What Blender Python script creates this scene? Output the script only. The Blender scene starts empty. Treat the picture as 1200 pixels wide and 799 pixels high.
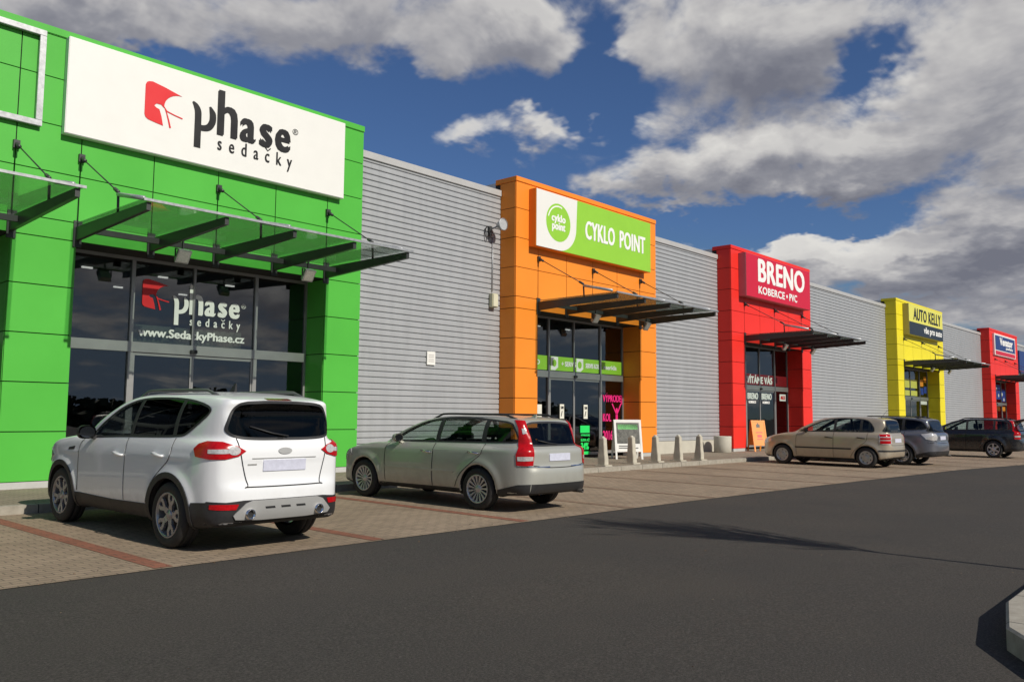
import bpy, bmesh, math, random
import numpy as np
from mathutils import Vector, Matrix
from mathutils.geometry import delaunay_2d_cdt
random.seed(4)
rng = np.random.default_rng(4)
SC = bpy.context.scene
COL = SC.collection
PI = math.pi
R = math.radians
# ------------------------------------------------------------------ camera
CF, CA, CP, CR, CH = 1000.0, 0.73458, 0.088919, 0.0074059, 1.48264
SLOPE = 0.008768                      # the car park rises gently towards the building
cF = Vector((math.cos(CA)*math.cos(CP), math.sin(CA)*math.cos(CP), math.sin(CP)))
cR0 = Vector((math.sin(CA), -math.cos(CA), 0.0))
cU0 = cR0.cross(cF)
cRt = math.cos(CR)*cR0 + math.sin(CR)*cU0
cUp = -math.sin(CR)*cR0 + math.cos(CR)*cU0
cam = bpy.data.cameras.new('camera')
cam.sensor_fit = 'HORIZONTAL'; cam.sensor_width = 36.0; cam.lens = 36.0*CF/1200.0
cam.clip_start = 0.05; cam.clip_end = 6000
camo = bpy.data.objects.new('camera', cam); COL.objects.link(camo)
m3 = Matrix((cRt, cUp, -cF)).transposed()
camo.matrix_world = Matrix.Translation((0, 0, CH)) @ m3.to_4x4()
SC.camera = camo
SC.view_settings.view_transform = 'Standard'; SC.view_settings.look = 'None'
SC.view_settings.exposure = 0.0; SC.view_settings.gamma = 1.0
SC.view_settings.use_curve_mapping = False
SC.render.engine = 'CYCLES'
SC.cycles.max_bounces = 8; SC.cycles.transparent_max_bounces = 12
SC.cycles.sample_clamp_indirect = 6.0
SC.cycles.use_denoising = True
def gz(y): return SLOPE*y

# ------------------------------------------------------------------ materials
class NT:
    def __init__(s, nt): s.nt = nt; s.n = nt.nodes; s.l = nt.links
    def new(s, t, **kw):
        n = s.n.new(t)
        for k, v in kw.items(): setattr(n, k, v)
        return n
    def put(s, sock, v):
        if isinstance(v, bpy.types.NodeSocket): s.l.new(v, sock)
        elif v is not None: sock.default_value = v
    def math(s, op, a, b=None, c=None, clamp=False):
        n = s.new('ShaderNodeMath', operation=op, use_clamp=clamp)
        for i, v in enumerate((a, b, c)):
            if v is not None: s.put(n.inputs[i], v)
        return n.outputs[0]
    def vec(s, op, a, b=None, c=None):
        n = s.new('ShaderNodeVectorMath', operation=op)
        for i, v in enumerate((a, b, c)):
            if v is not None: s.put(n.inputs[i], v)
        return n.outputs['Value'] if op in ('DOT_PRODUCT', 'LENGTH') else n.outputs[0]
    def noise(s, vec, scale, detail=4, rough=0.5, dist=0.0):
        n = s.new('ShaderNodeTexNoise'); s.put(n.inputs['Vector'], vec)
        n.inputs['Scale'].default_value = scale; n.inputs['Detail'].default_value = detail
        n.inputs['Roughness'].default_value = rough; n.inputs['Distortion'].default_value = dist
        return n.outputs['Fac']
    def ramp(s, fac, stops, interp='LINEAR'):
        n = s.new('ShaderNodeValToRGB'); s.put(n.inputs[0], fac)
        e = n.color_ramp.elements; n.color_ramp.interpolation = interp
        while len(e) < len(stops): e.new(0.5)
        for i, (p, c) in enumerate(stops):
            e[i].position = p
            e[i].color = (c, c, c, 1) if isinstance(c, (int, float)) else (*c, 1)
        return n.outputs[0]
    def mix(s, fac, a, b, mode='MIX'):
        n = s.new('ShaderNodeMix', data_type='RGBA', blend_type=mode)
        s.put(n.inputs[0], fac)
        for i, v in ((6, a), (7, b)):
            if isinstance(v, tuple): v = (*v, 1) if len(v) == 3 else v
            s.put(n.inputs[i], v)
        return n.outputs[2]
    def mapr(s, v, a, b, c=0.0, d=1.0, smooth=True):
        n = s.new('ShaderNodeMapRange'); n.interpolation_type = 'SMOOTHSTEP' if smooth else 'LINEAR'
        s.put(n.inputs[0], v)
        for i, q in enumerate((a, b, c, d)): s.put(n.inputs[i+1], q)
        return n.outputs[0]

def newmat(name):
    m = bpy.data.materials.new(name); m.use_nodes = True
    t = NT(m.node_tree); b = m.node_tree.nodes['Principled BSDF']
    return m, t, b
def objco(t): return t.new('ShaderNodeTexCoord').outputs['Object']
def mat(name, col, rough=0.5, metal=0.0, var=0.08, vscale=3.0, bump=0.0, bscale=60.0, spec=0.5, coat=0.0, streak=False):
    m, t, b = newmat(name)
    co = objco(t)
    if streak:
        mp = t.new('ShaderNodeMapping'); t.put(mp.inputs[0], co); mp.inputs['Scale'].default_value = (3.0, 3.0, 0.35)
        cv = mp.outputs[0]
    else: cv = co
    n = t.noise(cv, vscale, 5, 0.6)
    lo = tuple(max(0, c*(1-var)) for c in col); hi = tuple(min(1, c*(1+var)) for c in col)
    c = t.ramp(n, [(0.25, lo), (0.75, hi)])
    t.put(b.inputs['Base Color'], c)
    t.put(b.inputs['Roughness'], t.mapr(n, 0.2, 0.8, max(0.02, rough*0.85), min(1, rough*1.15), False))
    b.inputs['Metallic'].default_value = metal
    b.inputs['Specular IOR Level'].default_value = spec
    b.inputs['Coat Weight'].default_value = coat
    b.inputs['Coat Roughness'].default_value = 0.04
    if bump:
        bn = t.new('ShaderNodeBump'); bn.inputs['Strength'].default_value = bump; bn.inputs['Distance'].default_value = 0.01
        t.put(bn.inputs['Height'], t.noise(co, bscale, 6, 0.65)); t.l.new(bn.outputs[0], b.inputs['Normal'])
    return m
def paint(name, col, metal=0.0, rough=0.35, coat=0.8):
    m, t, b = newmat(name)
    co = objco(t)
    # road dust gathers low on the body
    sx = t.new('ShaderNodeSeparateXYZ'); t.put(sx.inputs[0], co)
    n = t.noise(co, 5.0, 6, 0.65)
    low = t.mapr(sx.outputs[2], 0.75, 0.25)
    dust = t.math('MULTIPLY', low, t.mapr(n, 0.35, 0.8), clamp=True)
    dust = t.math('MULTIPLY', dust, 0.35)
    c = t.mix(dust, col, (0.22, 0.19, 0.15))
    t.put(b.inputs['Base Color'], c)
    b.inputs['Metallic'].default_value = metal
    t.put(b.inputs['Roughness'], t.math('ADD', t.math('MULTIPLY', dust, 0.6), rough))
    b.inputs['Coat Weight'].default_value = coat; b.inputs['Coat Roughness'].default_value = 0.06
    return m
def emit(name, col, s):
    m, t, b = newmat(name)
    b.inputs['Base Color'].default_value = (*col, 1)
    b.inputs['Emission Color'].default_value = (*col, 1); b.inputs['Emission Strength'].default_value = s
    return m
def glassmat(name, tint, ior=1.6, rough=0.0, dirt=0.0):
    m, t, b = newmat(name); t.n.remove(b)
    out = t.n['Material Output']
    tr = t.new('ShaderNodeBsdfTransparent'); tr.inputs[0].default_value = (*tint, 1)
    gl = t.new('ShaderNodeBsdfGlossy'); gl.inputs['Roughness'].default_value = rough
    # Schlick's law on both sides of the sheet
    ge = t.new('ShaderNodeNewGeometry'); f0 = ((ior-1)/(ior+1))**2
    cs = t.math('ABSOLUTE', t.vec('DOT_PRODUCT', ge.outputs['Incoming'], ge.outputs['Normal']))
    fac = t.math('MULTIPLY_ADD', t.math('POWER', t.math('SUBTRACT', 1.0, cs, clamp=True), 5.0), 1-f0, f0, clamp=True)
    mx = t.new('ShaderNodeMixShader')
    t.l.new(fac, mx.inputs[0]); t.l.new(tr.outputs[0], mx.inputs[1]); t.l.new(gl.outputs[0], mx.inputs[2])
    res = mx.outputs[0]
    co = objco(t)
    bn = t.new('ShaderNodeBump'); bn.inputs['Strength'].default_value = 0.02; bn.inputs['Distance'].default_value = 0.05
    t.put(bn.inputs['Height'], t.noise(co, 1.3, 2, 0.5)); t.l.new(bn.outputs[0], gl.inputs['Normal'])
    if dirt:
        df = t.new('ShaderNodeBsdfDiffuse'); df.inputs[0].default_value = (0.45, 0.46, 0.42, 1)
        m2 = t.new('ShaderNodeMixShader'); t.put(m2.inputs[0], t.mapr(t.noise(co, 1.7, 5, 0.6), 0.3, 0.8, dirt*0.4, dirt))
        t.l.new(res, m2.inputs[1]); t.l.new(df.outputs[0], m2.inputs[2]); res = m2.outputs[0]
    t.l.new(res, out.inputs[0])
    return m

M = {}
M['green'] = mat('green_panel', (0.086, 0.445, 0.056), 0.40, var=0.06, vscale=0.7, spec=0.25, bump=0.25, bscale=0.9)
M['orange'] = mat('orange_panel', (0.86, 0.265, 0.030), 0.42, var=0.05, vscale=0.7, spec=0.25, bump=0.25, bscale=0.9)
M['red'] = mat('red_panel', (0.80, 0.034, 0.024), 0.42, var=0.05, vscale=0.7, spec=0.25, bump=0.25, bscale=0.9)
M['red_sign'] = mat('red_sign_face', (0.60, 0.014, 0.045), 0.4, var=0.03, spec=0.35)
M['yellow'] = mat('yellow_panel', (0.80, 0.68, 0.025), 0.42, var=0.05, vscale=0.7, spec=0.25, bump=0.25, bscale=0.9)
M['yellow_sign'] = mat('yellow_sign_face', (0.74, 0.70, 0.12), 0.4, var=0.03)
M['joint'] = mat('joint_backing', (0.012, 0.012, 0.012), 0.8)
M['wallgrey'] = mat('corrugated_steel', (0.40, 0.412, 0.425), 0.45, 0.15, var=0.07, vscale=1.6, streak=True)
M['coping'] = mat('coping_steel', (0.50, 0.495, 0.485), 0.4, 0.15, var=0.05)
M['alu'] = mat('aluminium_frame', (0.36, 0.36, 0.35), 0.4, 0.5, var=0.06)
M['darksteel'] = mat('anthracite_steel', (0.045, 0.048, 0.046), 0.45, 0.2, var=0.15)
M['soffit'] = mat('shaded_soffit', (0.02, 0.022, 0.02), 0.7)  # near-black colour carries the shadow under the recess ceiling
M['galv'] = mat('galvanised_steel', (0.42, 0.43, 0.44), 0.45, 0.6, var=0.25, vscale=14)
M['white'] = mat('white_board', (0.79, 0.785, 0.745), 0.45, var=0.015)
M['letterwhite'] = mat('white_letters', (0.86, 0.86, 0.83), 0.5, var=0.01)
M['letterblack'] = mat('black_letters', (0.012, 0.011, 0.011), 0.4, var=0.1)
M['letterred'] = mat('red_logo', (0.72, 0.022, 0.026), 0.4, var=0.02)
M['lime'] = mat('lime_sign', (0.29, 0.60, 0.045), 0.4, var=0.03)
M['navy'] = mat('navy_sign', (0.012, 0.035, 0.17), 0.35, var=0.1)
M['charcoal'] = mat('charcoal_sign', (0.018, 0.022, 0.03), 0.35, var=0.1)
M['concrete'] = mat('concrete', (0.50, 0.465, 0.38), 0.85, var=0.16, vscale=6, bump=0.5, bscale=90)
M['concrete2'] = mat('pale_plinth', (0.50, 0.475, 0.40), 0.8, var=0.08, vscale=4, bump=0.3)
M['strip'] = mat('base_strip', (0.46, 0.46, 0.44), 0.6, var=0.1)
M['room'] = mat('dark_interior', (0.05, 0.05, 0.05), 0.8, var=0.3, vscale=1.0)
M['roomfloor'] = mat('interior_floor', (0.07, 0.065, 0.06), 0.4, var=0.2)
M['shoplight'] = emit('shop_lamp', (1.0, 0.97, 0.9), 1.6)
M['paneglass'] = glassmat('shop_glass', (0.55, 0.57, 0.57), 2.1)
M['canopyglass'] = glassmat('canopy_glass', (0.80, 0.87, 0.83), 1.5, 0.0, 0.14)
M['pink'] = mat('pink_lettering', (0.75, 0.02, 0.19), 0.5)
M['neon'] = mat('neon_green_poster', (0.02, 0.72, 0.13), 0.5)
M['cream'] = mat('cream_paper', (0.72, 0.71, 0.62), 0.6)
M['posterorange'] = mat('orange_poster', (0.85, 0.30, 0.03), 0.5)
M['blueposter'] = mat('blue_poster', (0.02, 0.06, 0.32), 0.5)
M['pastel'] = mat('pale_film', (0.70, 0.76, 0.62), 0.6)
M['black'] = mat('black_plastic', (0.022, 0.022, 0.023), 0.55, var=0.15, vscale=8)
M['rubber'] = mat('tyre_rubber', (0.021, 0.020, 0.019), 0.75, var=0.3, vscale=9, bump=0.2)
M['carinner'] = mat('car_interior', (0.022, 0.022, 0.022), 0.85, var=0.2)
M['seatcloth'] = mat('seat_cloth', (0.05, 0.05, 0.052), 0.9, var=0.2)
M['chrome'] = mat('chrome', (0.72, 0.72, 0.72), 0.12, 1.0, var=0.02)
M['alloy'] = mat('alloy_wheel', (0.52, 0.52, 0.52), 0.3, 0.55, var=0.05)
M['alloydark'] = mat('dark_polished_alloy', (0.34, 0.34, 0.345), 0.25, 0.55, var=0.05)
M['hubsilver'] = mat('silver_hubcap', (0.42, 0.42, 0.41), 0.35, 0.5, var=0.08)
M['mirrorglass'] = mat('mirror_glass', (0.10, 0.11, 0.12), 0.05, 0.9, var=0.02)  # dark colour stands in for a dark reflection
M['disc'] = mat('brake_disc', (0.06, 0.055, 0.05), 0.6, 0.5)
M['diffuser'] = mat('silver_plastic', (0.44, 0.44, 0.43), 0.42, 0.3, var=0.05)
M['diffuser2'] = mat('grey_roof_rail', (0.16, 0.165, 0.16), 0.35, 0.5)
M['lampred'] = mat('red_lens', (0.42, 0.006, 0.010), 0.22, var=0.25, vscale=30, coat=0.06, spec=0.25)
M['lampdark'] = mat('dark_red_lens', (0.16, 0.004, 0.006), 0.08, var=0.2, vscale=30, coat=1.0)
M['lampclear'] = mat('clear_lens', (0.62, 0.60, 0.58), 0.12, 0.3, var=0.3, vscale=45, coat=1.0)
M['plate'] = mat('number_plate', (0.60, 0.61, 0.72), 0.4, var=0.10, vscale=20)
M['seam'] = mat('panel_gap', (0.008, 0.008, 0.008), 0.9)
M['glass_dark'] = glassmat('privacy_glass', (0.06, 0.06, 0.07), 1.45)
M['glass_mid'] = glassmat('tinted_glass', (0.66, 0.74, 0.70), 1.5)
M['glass_smoke'] = glassmat('smoked_glass', (0.42, 0.47, 0.46), 1.5)
M['paint_white'] = paint('white_paint', (0.80, 0.81, 0.82), 0.0, 0.3)
M['paint_silver'] = paint('silver_green_paint', (0.46, 0.46, 0.41), 0.35, 0.38, 0.6)
M['paint_beige'] = paint('beige_metallic_paint', (0.47, 0.40, 0.30), 0.4, 0.38)
M['paint_grey'] = paint('grey_metallic_paint', (0.17, 0.175, 0.20), 0.5, 0.34)
M['paint_black'] = paint('black_paint', (0.010, 0.010, 0.012), 0.0, 0.25)
M['bark'] = mat('bark', (0.10, 0.075, 0.055), 0.9, var=0.3, vscale=20)
M['leaf'] = mat('dry_leaves', (0.24, 0.12, 0.05), 0.9, var=0.5, vscale=12)

# ------------------------------------------------------------------ mesh helpers
class MB:
    """collects shapes into one mesh; every shape may carry its own material slot"""
    def __init__(s): s.v = []; s.f = []; s.m = []; s.sm = []
    def add(s, verts, faces, mi=0, smooth=False):
        o = len(s.v); s.v += [tuple(v) for v in verts]
        for f in faces: s.f.append(tuple(o+i for i in f)); s.m.append(mi); s.sm.append(smooth)
        return s
    def box(s, x0, x1, y0, y1, z0, z1, mi=0):
        v = [(x0,y0,z0),(x1,y0,z0),(x1,y1,z0),(x0,y1,z0),(x0,y0,z1),(x1,y0,z1),(x1,y1,z1),(x0,y1,z1)]
        return s.add(v, [(0,3,2,1),(4,5,6,7),(0,1,5,4),(1,2,6,5),(2,3,7,6),(3,0,4,7)], mi)
    def hexa(s, v, mi=0):
        return s.add(v, [(0,3,2,1),(4,5,6,7),(0,1,5,4),(1,2,6,5),(2,3,7,6),(3,0,4,7)], mi)
    def tube(s, pts, r, n=8, mi=0, caps=True):
        pts = [Vector(p) for p in pts]; rs = r if isinstance(r, (list, tuple)) else [r]*len(pts)
        vs = []; fs = []; up = None
        for i, p in enumerate(pts):
            d = (pts[min(i+1, len(pts)-1)] - pts[max(i-1, 0)]).normalized()
            if up is None: up = Vector((0,0,1)) if abs(d.z) < 0.9 else Vector((1,0,0))
            a = d.cross(up).normalized(); b = a.cross(d).normalized(); up = b
            for k in range(n):
                t = 2*PI*k/n; vs.append(p + (a*math.cos(t) + b*math.sin(t))*rs[i])
        for i in range(len(pts)-1):
            for k in range(n):
                k2 = (k+1) % n; fs.append((i*n+k, i*n+k2, (i+1)*n+k2, (i+1)*n+k))
        if caps: fs.append(tuple(range(n))[::-1]); fs.append(tuple((len(pts)-1)*n+k for k in range(n)))
        return s.add(vs, fs, mi, True)
    def lathe(s, prof, axis='Z', n=32, c=(0,0,0), mi=0, smooth=True):
        vs = []; fs = []
        for (r, h) in prof:
            for k in range(n):
                t = 2*PI*k/n; a, b = r*math.cos(t), r*math.sin(t)
                p = (a, b, h) if axis == 'Z' else ((a, h, b) if axis == 'Y' else (h, a, b))
                vs.append((p[0]+c[0], p[1]+c[1], p[2]+c[2]))
        for i in range(len(prof)-1):
            for k in range(n):
                k2 = (k+1) % n; fs.append((i*n+k, i*n+k2, (i+1)*n+k2, (i+1)*n+k))
        return s.add(vs, fs, mi, smooth)
    def prism(s, poly, y0, y1, mi=0):
        """polygon in (x,z) extruded from y0 (front) to y1"""
        n = len(poly)
        v = [(p[0], y0, p[1]) for p in poly] + [(p[0], y1, p[1]) for p in poly]
        f = [tuple(range(n)), tuple(range(2*n-1, n-1, -1))] + [(i, n+i, n+(i+1) % n, (i+1) % n) for i in range(n)]
        return s.add(v, f, mi)
    def slab(s, poly, z0, z1, mi=0):
        n = len(poly)
        v = [(p[0], p[1], z0+gz(p[1])) for p in poly] + [(p[0], p[1], z1+gz(p[1])) for p in poly]
        f = [tuple(range(n-1, -1, -1)), tuple(range(n, 2*n))] + [(i, (i+1) % n, n+(i+1) % n, n+i) for i in range(n)]
        return s.add(v, f, mi)
    def build(s, name, mats, parent=None, bevel=0.0, loc=None):
        me = bpy.data.meshes.new(name); me.from_pydata(s.v, [], s.f)
        if not isinstance(mats, (list, tuple)): mats = [mats]
        for q in mats: me.materials.append(q)
        me.polygons.foreach_set('material_index', s.m); me.polygons.foreach_set('use_smooth', s.sm)
        me.update()
        bm = bmesh.new(); bm.from_mesh(me); bmesh.ops.recalc_face_normals(bm, faces=bm.faces)
        if bevel: bmesh.ops.bevel(bm, geom=bm.edges[:], offset=bevel, segments=2, affect='EDGES', clamp_overlap=True)
        bm.to_mesh(me); bm.free()
        return link(name, me, parent, loc)
def link(name, me, parent=None, loc=None):
    o = bpy.data.objects.new(name, me); COL.objects.link(o)
    if parent: o.parent = parent
    if loc: o.location = loc
    return o
def tag(o, label=None, cat=None, group=None, kind=None):
    if label: o['label'] = label
    if cat: o['category'] = cat
    if group: o['group'] = group
    if kind: o['kind'] = kind
    return o
def empty(name, label, cat, loc=(0,0,0), group=None):
    o = bpy.data.objects.new(name, None); COL.objects.link(o); o.location = loc; o.empty_display_size = 0.2
    return tag(o, label, cat, group)
def struct(o): o['kind'] = 'structure'; return o

def text_mb(mb, s, x0, x1, z0, z1, y, bold=0.0, mi=0, depth=0.006, spacing=1.0, slant=0.0, cond=None):
    """lettering fitted into a box on a wall that faces -y"""
    c = bpy.data.curves.new('lettering', 'FONT'); c.body = s; c.size = 1.0; c.space_character = spacing*(1.05 if bold > 0.02 else 1.0)
    c.shear = slant; c.resolution_u = 3
    o = bpy.data.objects.new('lettering', c); COL.objects.link(o)
    dg = bpy.context.evaluated_depsgraph_get(); dg.update()
    me = bpy.data.meshes.new_from_object(o.evaluated_get(dg))
    bpy.data.objects.remove(o); bpy.data.curves.remove(c)
    V = np.array([v.co[:] for v in me.vertices]); F = [tuple(p.vertices) for p in me.polygons]
    bpy.data.meshes.remove(me)
    lo, hi = V.min(0), V.max(0)
    sx = (x1-x0-bold)/(hi[0]-lo[0]); sz = (z1-z0-bold*0.5)/(hi[1]-lo[1])
    k = 1 if bold <= 0 else 4
    for j in range(k):
        fx = 0 if k == 1 else bold*j/(k-1)
        fz = 0 if k == 1 else bold*0.5*((j % 2))
        vs = [(x0+fx+(p[0]-lo[0])*sx, y-depth-0.0006*j, z0+fz+(p[1]-lo[1])*sz) for p in V]
        mb.add(vs, F, mi)
    return mb
def words(root, name, m, items):
    for (s_, x0_, x1_, z0_, z1_, y_, bd) in items:
        q = MB(); text_mb(q, s_, x0_, x1_, z0_, z1_, y_, bd); under(root, q, name, m)
def ellipse(cx, cz, rx, rz, n=40, a0=0.0, a1=2*PI):
    return [(cx+rx*math.cos(a0+(a1-a0)*i/n), cz+rz*math.sin(a0+(a1-a0)*i/n)) for i in range(n if a1-a0 > 6.28 else n+1)]
def smooth(pts, n=5):
    P = [np.array(p, float) for p in pts]; P = [2*P[0]-P[1]]+P+[2*P[-1]-P[-2]]; out = []
    for i in range(1, len(P)-2):
        p0, p1, p2, p3 = P[i-1:i+3]
        for k in range(n):
            q = k/n; out.append(tuple(0.5*((2*p1)+(p2-p0)*q+(2*p0-5*p1+4*p2-p3)*q**2+(3*p1-p0-3*p2+p3)*q**3)))
    return out+[tuple(P[-2])]
def ribbon(pts, w):
    """closed outline of a 2-d polyline drawn with width w (w may be per point)"""
    P = [Vector(p) for p in pts]; L = []; Rr = []
    for i, p in enumerate(P):
        d = (P[min(i+1, len(P)-1)]-P[max(i-1, 0)]).normalized(); nrm = Vector((-d.y, d.x))
        ww = w[i] if isinstance(w, (list, tuple)) else w
        L.append(p+nrm*ww/2); Rr.append(p-nrm*ww/2)
    return [tuple(q) for q in L+Rr[::-1]]
# ------------------------------------------------------------------ sky and sun
SUN_EL, SUN_AZ = 36.0, -0.6            # light travels along (sin az, cos az): almost square onto the shop fronts
w = bpy.data.worlds.new('World'); SC.world = w; w.use_nodes = True
t = NT(w.node_tree); bg = t.n['Background']
sky = t.new('ShaderNodeTexSky'); sky.sky_type = 'NISHITA'; sky.sun_disc = False
sky.sun_elevation = R(SUN_EL); sky.sun_rotation = R(180+SUN_AZ); sky.altitude = 300
sky.air_density = 1.0; sky.dust_density = 0.6; sky.ozone_density = 2.0
gen = t.new('ShaderNodeTexCoord').outputs['Generated']
dirn = t.vec('NORMALIZE', gen)
sp = t.new('ShaderNodeSeparateXYZ'); t.put(sp.inputs[0], dirn)
az = t.math('MULTIPLY', t.math('ARCTAN2', sp.outputs[1], sp.outputs[0]), 180/PI)
el = t.math('MULTIPLY', t.math('ARCSINE', sp.outputs[2]), 180/PI)
# cloud banks: (azimuth, elevation, half width, half height, weight) in degrees on the sky
BANKS = [(57.9,24.7,16.1,2.3,0.30),(70.1,23.0,6.1,1.9,0.28),(42.3,26.1,4.3,2.6,0.25),(39.0,19.2,1.7,1.1,0.26),(44.1,18.3,2.2,1.0,0.20),
 (32.8,25.1,3.4,2.8,0.20),(25.0,22.5,8.2,3.8,0.38),(29.5,16.6,6.7,2.3,0.34),(19.9,15.9,6.9,2.0,0.30),(12.6,18.9,5.5,5.5,0.27),(34.0,15.5,2.8,0.9,0.16),
 (18.7,21.7,2.2,1.9,-0.42),(44.5,14.7,8.5,2.6,-0.30),(36.3,22.7,2.0,4.0,-0.35),(48.1,21.1,6.8,2.0,-0.25),(26.8,12.9,8.4,1.0,-0.30),(69.1,20.6,4.1,1.3,-0.40),
 (13.8,11.6,5.5,1.5,0.36),(20.1,10.0,7.4,1.5,0.33),(14.4,8.0,6.6,1.8,0.27),(11.4,5.1,3.9,2.0,0.25),(22.0,12.1,5.9,0.8,-0.20),(-66,14,9,5,0.34),(-80,9,7,3,0.25),(-52,7,10,3,0.25)]
def field(del_, detail):
    """how much cloud stands in a direction; del_ looks that many degrees higher"""
    e2 = t.math('ADD', el, del_)
    k = t.math('DIVIDE', 1.0, t.math('ADD', t.math('SINE', t.math('MULTIPLY', t.math('MAXIMUM', e2, 0.0), PI/180)), 0.22))
    cx = t.math('MULTIPLY', t.math('COSINE', t.math('MULTIPLY', az, PI/180)), k)
    cy = t.math('MULTIPLY', t.math('SINE', t.math('MULTIPLY', az, PI/180)), k)
    cc = t.new('ShaderNodeCombineXYZ'); t.put(cc.inputs[0], cx); t.put(cc.inputs[1], cy); t.put(cc.inputs[2], t.math('MULTIPLY', e2, 0.02))
    n1 = t.noise(cc.outputs[0], 3.6, detail, 0.58, 0.3)
    n2 = t.noise(cc.outputs[0], 1.05, 2, 0.5)
    wx = t.math('MULTIPLY', t.math('SUBTRACT', t.noise(cc.outputs[0], 4.3, 4, 0.6), 0.5), 14.0)
    wy = t.math('MULTIPLY', t.math('SUBTRACT', t.noise(cc.outputs[0], 5.9, 4, 0.6), 0.5), 7.0)
    ae = t.new('ShaderNodeCombineXYZ')
    t.put(ae.inputs[0], t.math('ADD', az, wx)); t.put(ae.inputs[1], t.math('ADD', e2, wy))
    acc = t.math('ADD', t.math('MULTIPLY_ADD', n1, 1.0, -0.10), t.math('MULTIPLY', t.math('SUBTRACT', n2, 0.5), 0.35))
    for (a0, e0, sa, se, wt) in BANKS:
        q = t.vec('MULTIPLY_ADD', ae.outputs[0], (1/sa, 1/se, 0), (-a0/sa, -e0/se, 0))
        g = t.math('POWER', 0.42, t.vec('DOT_PRODUCT', q, q))
        acc = t.math('MULTIPLY_ADD', g, wt, acc)
    return acc, ae.outputs[0]
f0, warped = field(0.0, 9); f1, _ = field(1.5, 5)
dens = t.mapr(f0, 0.39, 0.66)
lit = t.math('MULTIPLY_ADD', t.math('SUBTRACT', f0, f1), 2.0, 0.50, clamp=True)
thin = t.mapr(f0, 0.47, 0.80, 1.0, 0.0)
lit = t.math('ADD', t.math('MULTIPLY', lit, 0.75), t.math('MULTIPLY', thin, 0.25), clamp=True)
# broad light tops and heavy grey bases of the nearer clouds
for (a0, e0, sa, se, wt) in [(26,20.6,6.5,1.8,-.26),(34.5,15.4,4.5,1.1,-.24),(13.5,11.0,5.5,1.0,-.26),(18,13.6,6,1.2,-.16),(28,17.9,7,1.1,.22),(13,21.5,4,2.2,.20),(23,10.4,5,1.0,.20),(12,8.8,4,1.0,-.18),(58,25.5,12,1.6,-.14),(44,24.2,5,1.6,.14),(31,23.8,3,2.2,.14)]:
    q = t.vec('MULTIPLY_ADD', warped, (1/sa, 1/se, 0), (-a0/sa, -e0/se, 0))
    lit = t.math('MULTIPLY_ADD', t.math('POWER', 0.42, t.vec('DOT_PRODUCT', q, q)), wt, lit)
lit = t.math('ADD', lit, 0.0, clamp=True)
cloud = t.ramp(lit, [(0.0, (0.22, 0.23, 0.285)), (0.35, (0.37, 0.375, 0.42)), (0.62, (0.62, 0.61, 0.62)), (1.0, (0.96, 0.94, 0.90))])
# unseen clouds at the camera's left are brightened as fill for shaded sides
fill_dir = Vector((-0.93, -0.15, 0.30)).normalized()
side_fill = t.mapr(t.vec('DOT_PRODUCT', dirn, tuple(fill_dir)), 0.0, 1.0, 0.0, 1.0)
gain = t.math('MULTIPLY_ADD', side_fill, 2.5, 7.6)
cl = t.vec('MULTIPLY', cloud, (1, 1, 1)); 
sc_ = t.new('ShaderNodeVectorMath', operation='SCALE'); t.put(sc_.inputs[0], cl); t.put(sc_.inputs['Scale'], gain)
skc = t.vec('MINIMUM', t.vec('MULTIPLY', sky.outputs[0], (0.40, 0.52, 0.72)), (1.9, 2.6, 3.6))
t.put(bg.inputs['Color'], t.mix(dens, skc, sc_.outputs[0]))
bg.inputs['Strength'].default_value = 0.10
sl = bpy.data.lights.new('sun', 'SUN'); sl.energy = 4.2; sl.angle = R(0.53); sl.color = (1.0, 0.935, 0.83)
so = bpy.data.objects.new('sun', sl); COL.objects.link(so); so.location = (0, -30, 40)
so.rotation_euler = Vector((math.sin(R(SUN_AZ))*math.cos(R(SUN_EL)), math.cos(R(SUN_AZ))*math.cos(R(SUN_EL)), -math.sin(R(SUN_EL)))).to_track_quat('-Z', 'Y').to_euler()

# ------------------------------------------------------------------ ground
def asphalt_mat():
    m, t, b = newmat('asphalt'); co = objco(t)
    fine = t.noise(co, 60, 8, 0.82); mid = t.noise(co, 9, 6, 0.6); big = t.noise(co, 0.35, 5, 0.6)
    c = t.ramp(fine, [(0.30, (0.016, 0.0148, 0.0132)), (0.50, (0.053, 0.0485, 0.043)), (0.80, (0.150, 0.137, 0.120))])
    c = t.mix(t.mapr(big, 0.35, 0.7, 0.0, 0.45), c, t.mix(1.0, c, (1.35, 1.28, 1.18), 'MULTIPLY'))
    c = t.mix(t.mapr(mid, 0.60, 0.78, 0.0, 0.35), c, (0.030, 0.028, 0.027))
    v = t.new('ShaderNodeTexVoronoi'); t.put(v.inputs[0], co); v.inputs['Scale'].default_value = 7.0
    speck = t.math('MULTIPLY', t.math('LESS_THAN', v.outputs['Distance'], 0.06), t.math('GREATER_THAN', t.noise(co, 3.3, 2), 0.60))
    c = t.mix(t.math('MULTIPLY', speck, 0.45), c, (0.22, 0.20, 0.17))
    stain = t.mapr(t.noise(co, 0.8, 6, 0.65, 1.2), 0.60, 0.72, 0.0, 0.30)
    c = t.mix(stain, c, (0.034, 0.032, 0.031))
    t.put(b.inputs['Base Color'], c); b.inputs['Roughness'].default_value = 0.88; b.inputs['Specular IOR Level'].default_value = 0.25
    bn = t.new('ShaderNodeBump'); bn.inputs['Strength'].default_value = 0.55; bn.inputs['Distance'].default_value = 0.012
    t.put(bn.inputs['Height'], fine); t.l.new(bn.outputs[0], b.inputs['Normal'])
    return m
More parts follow.
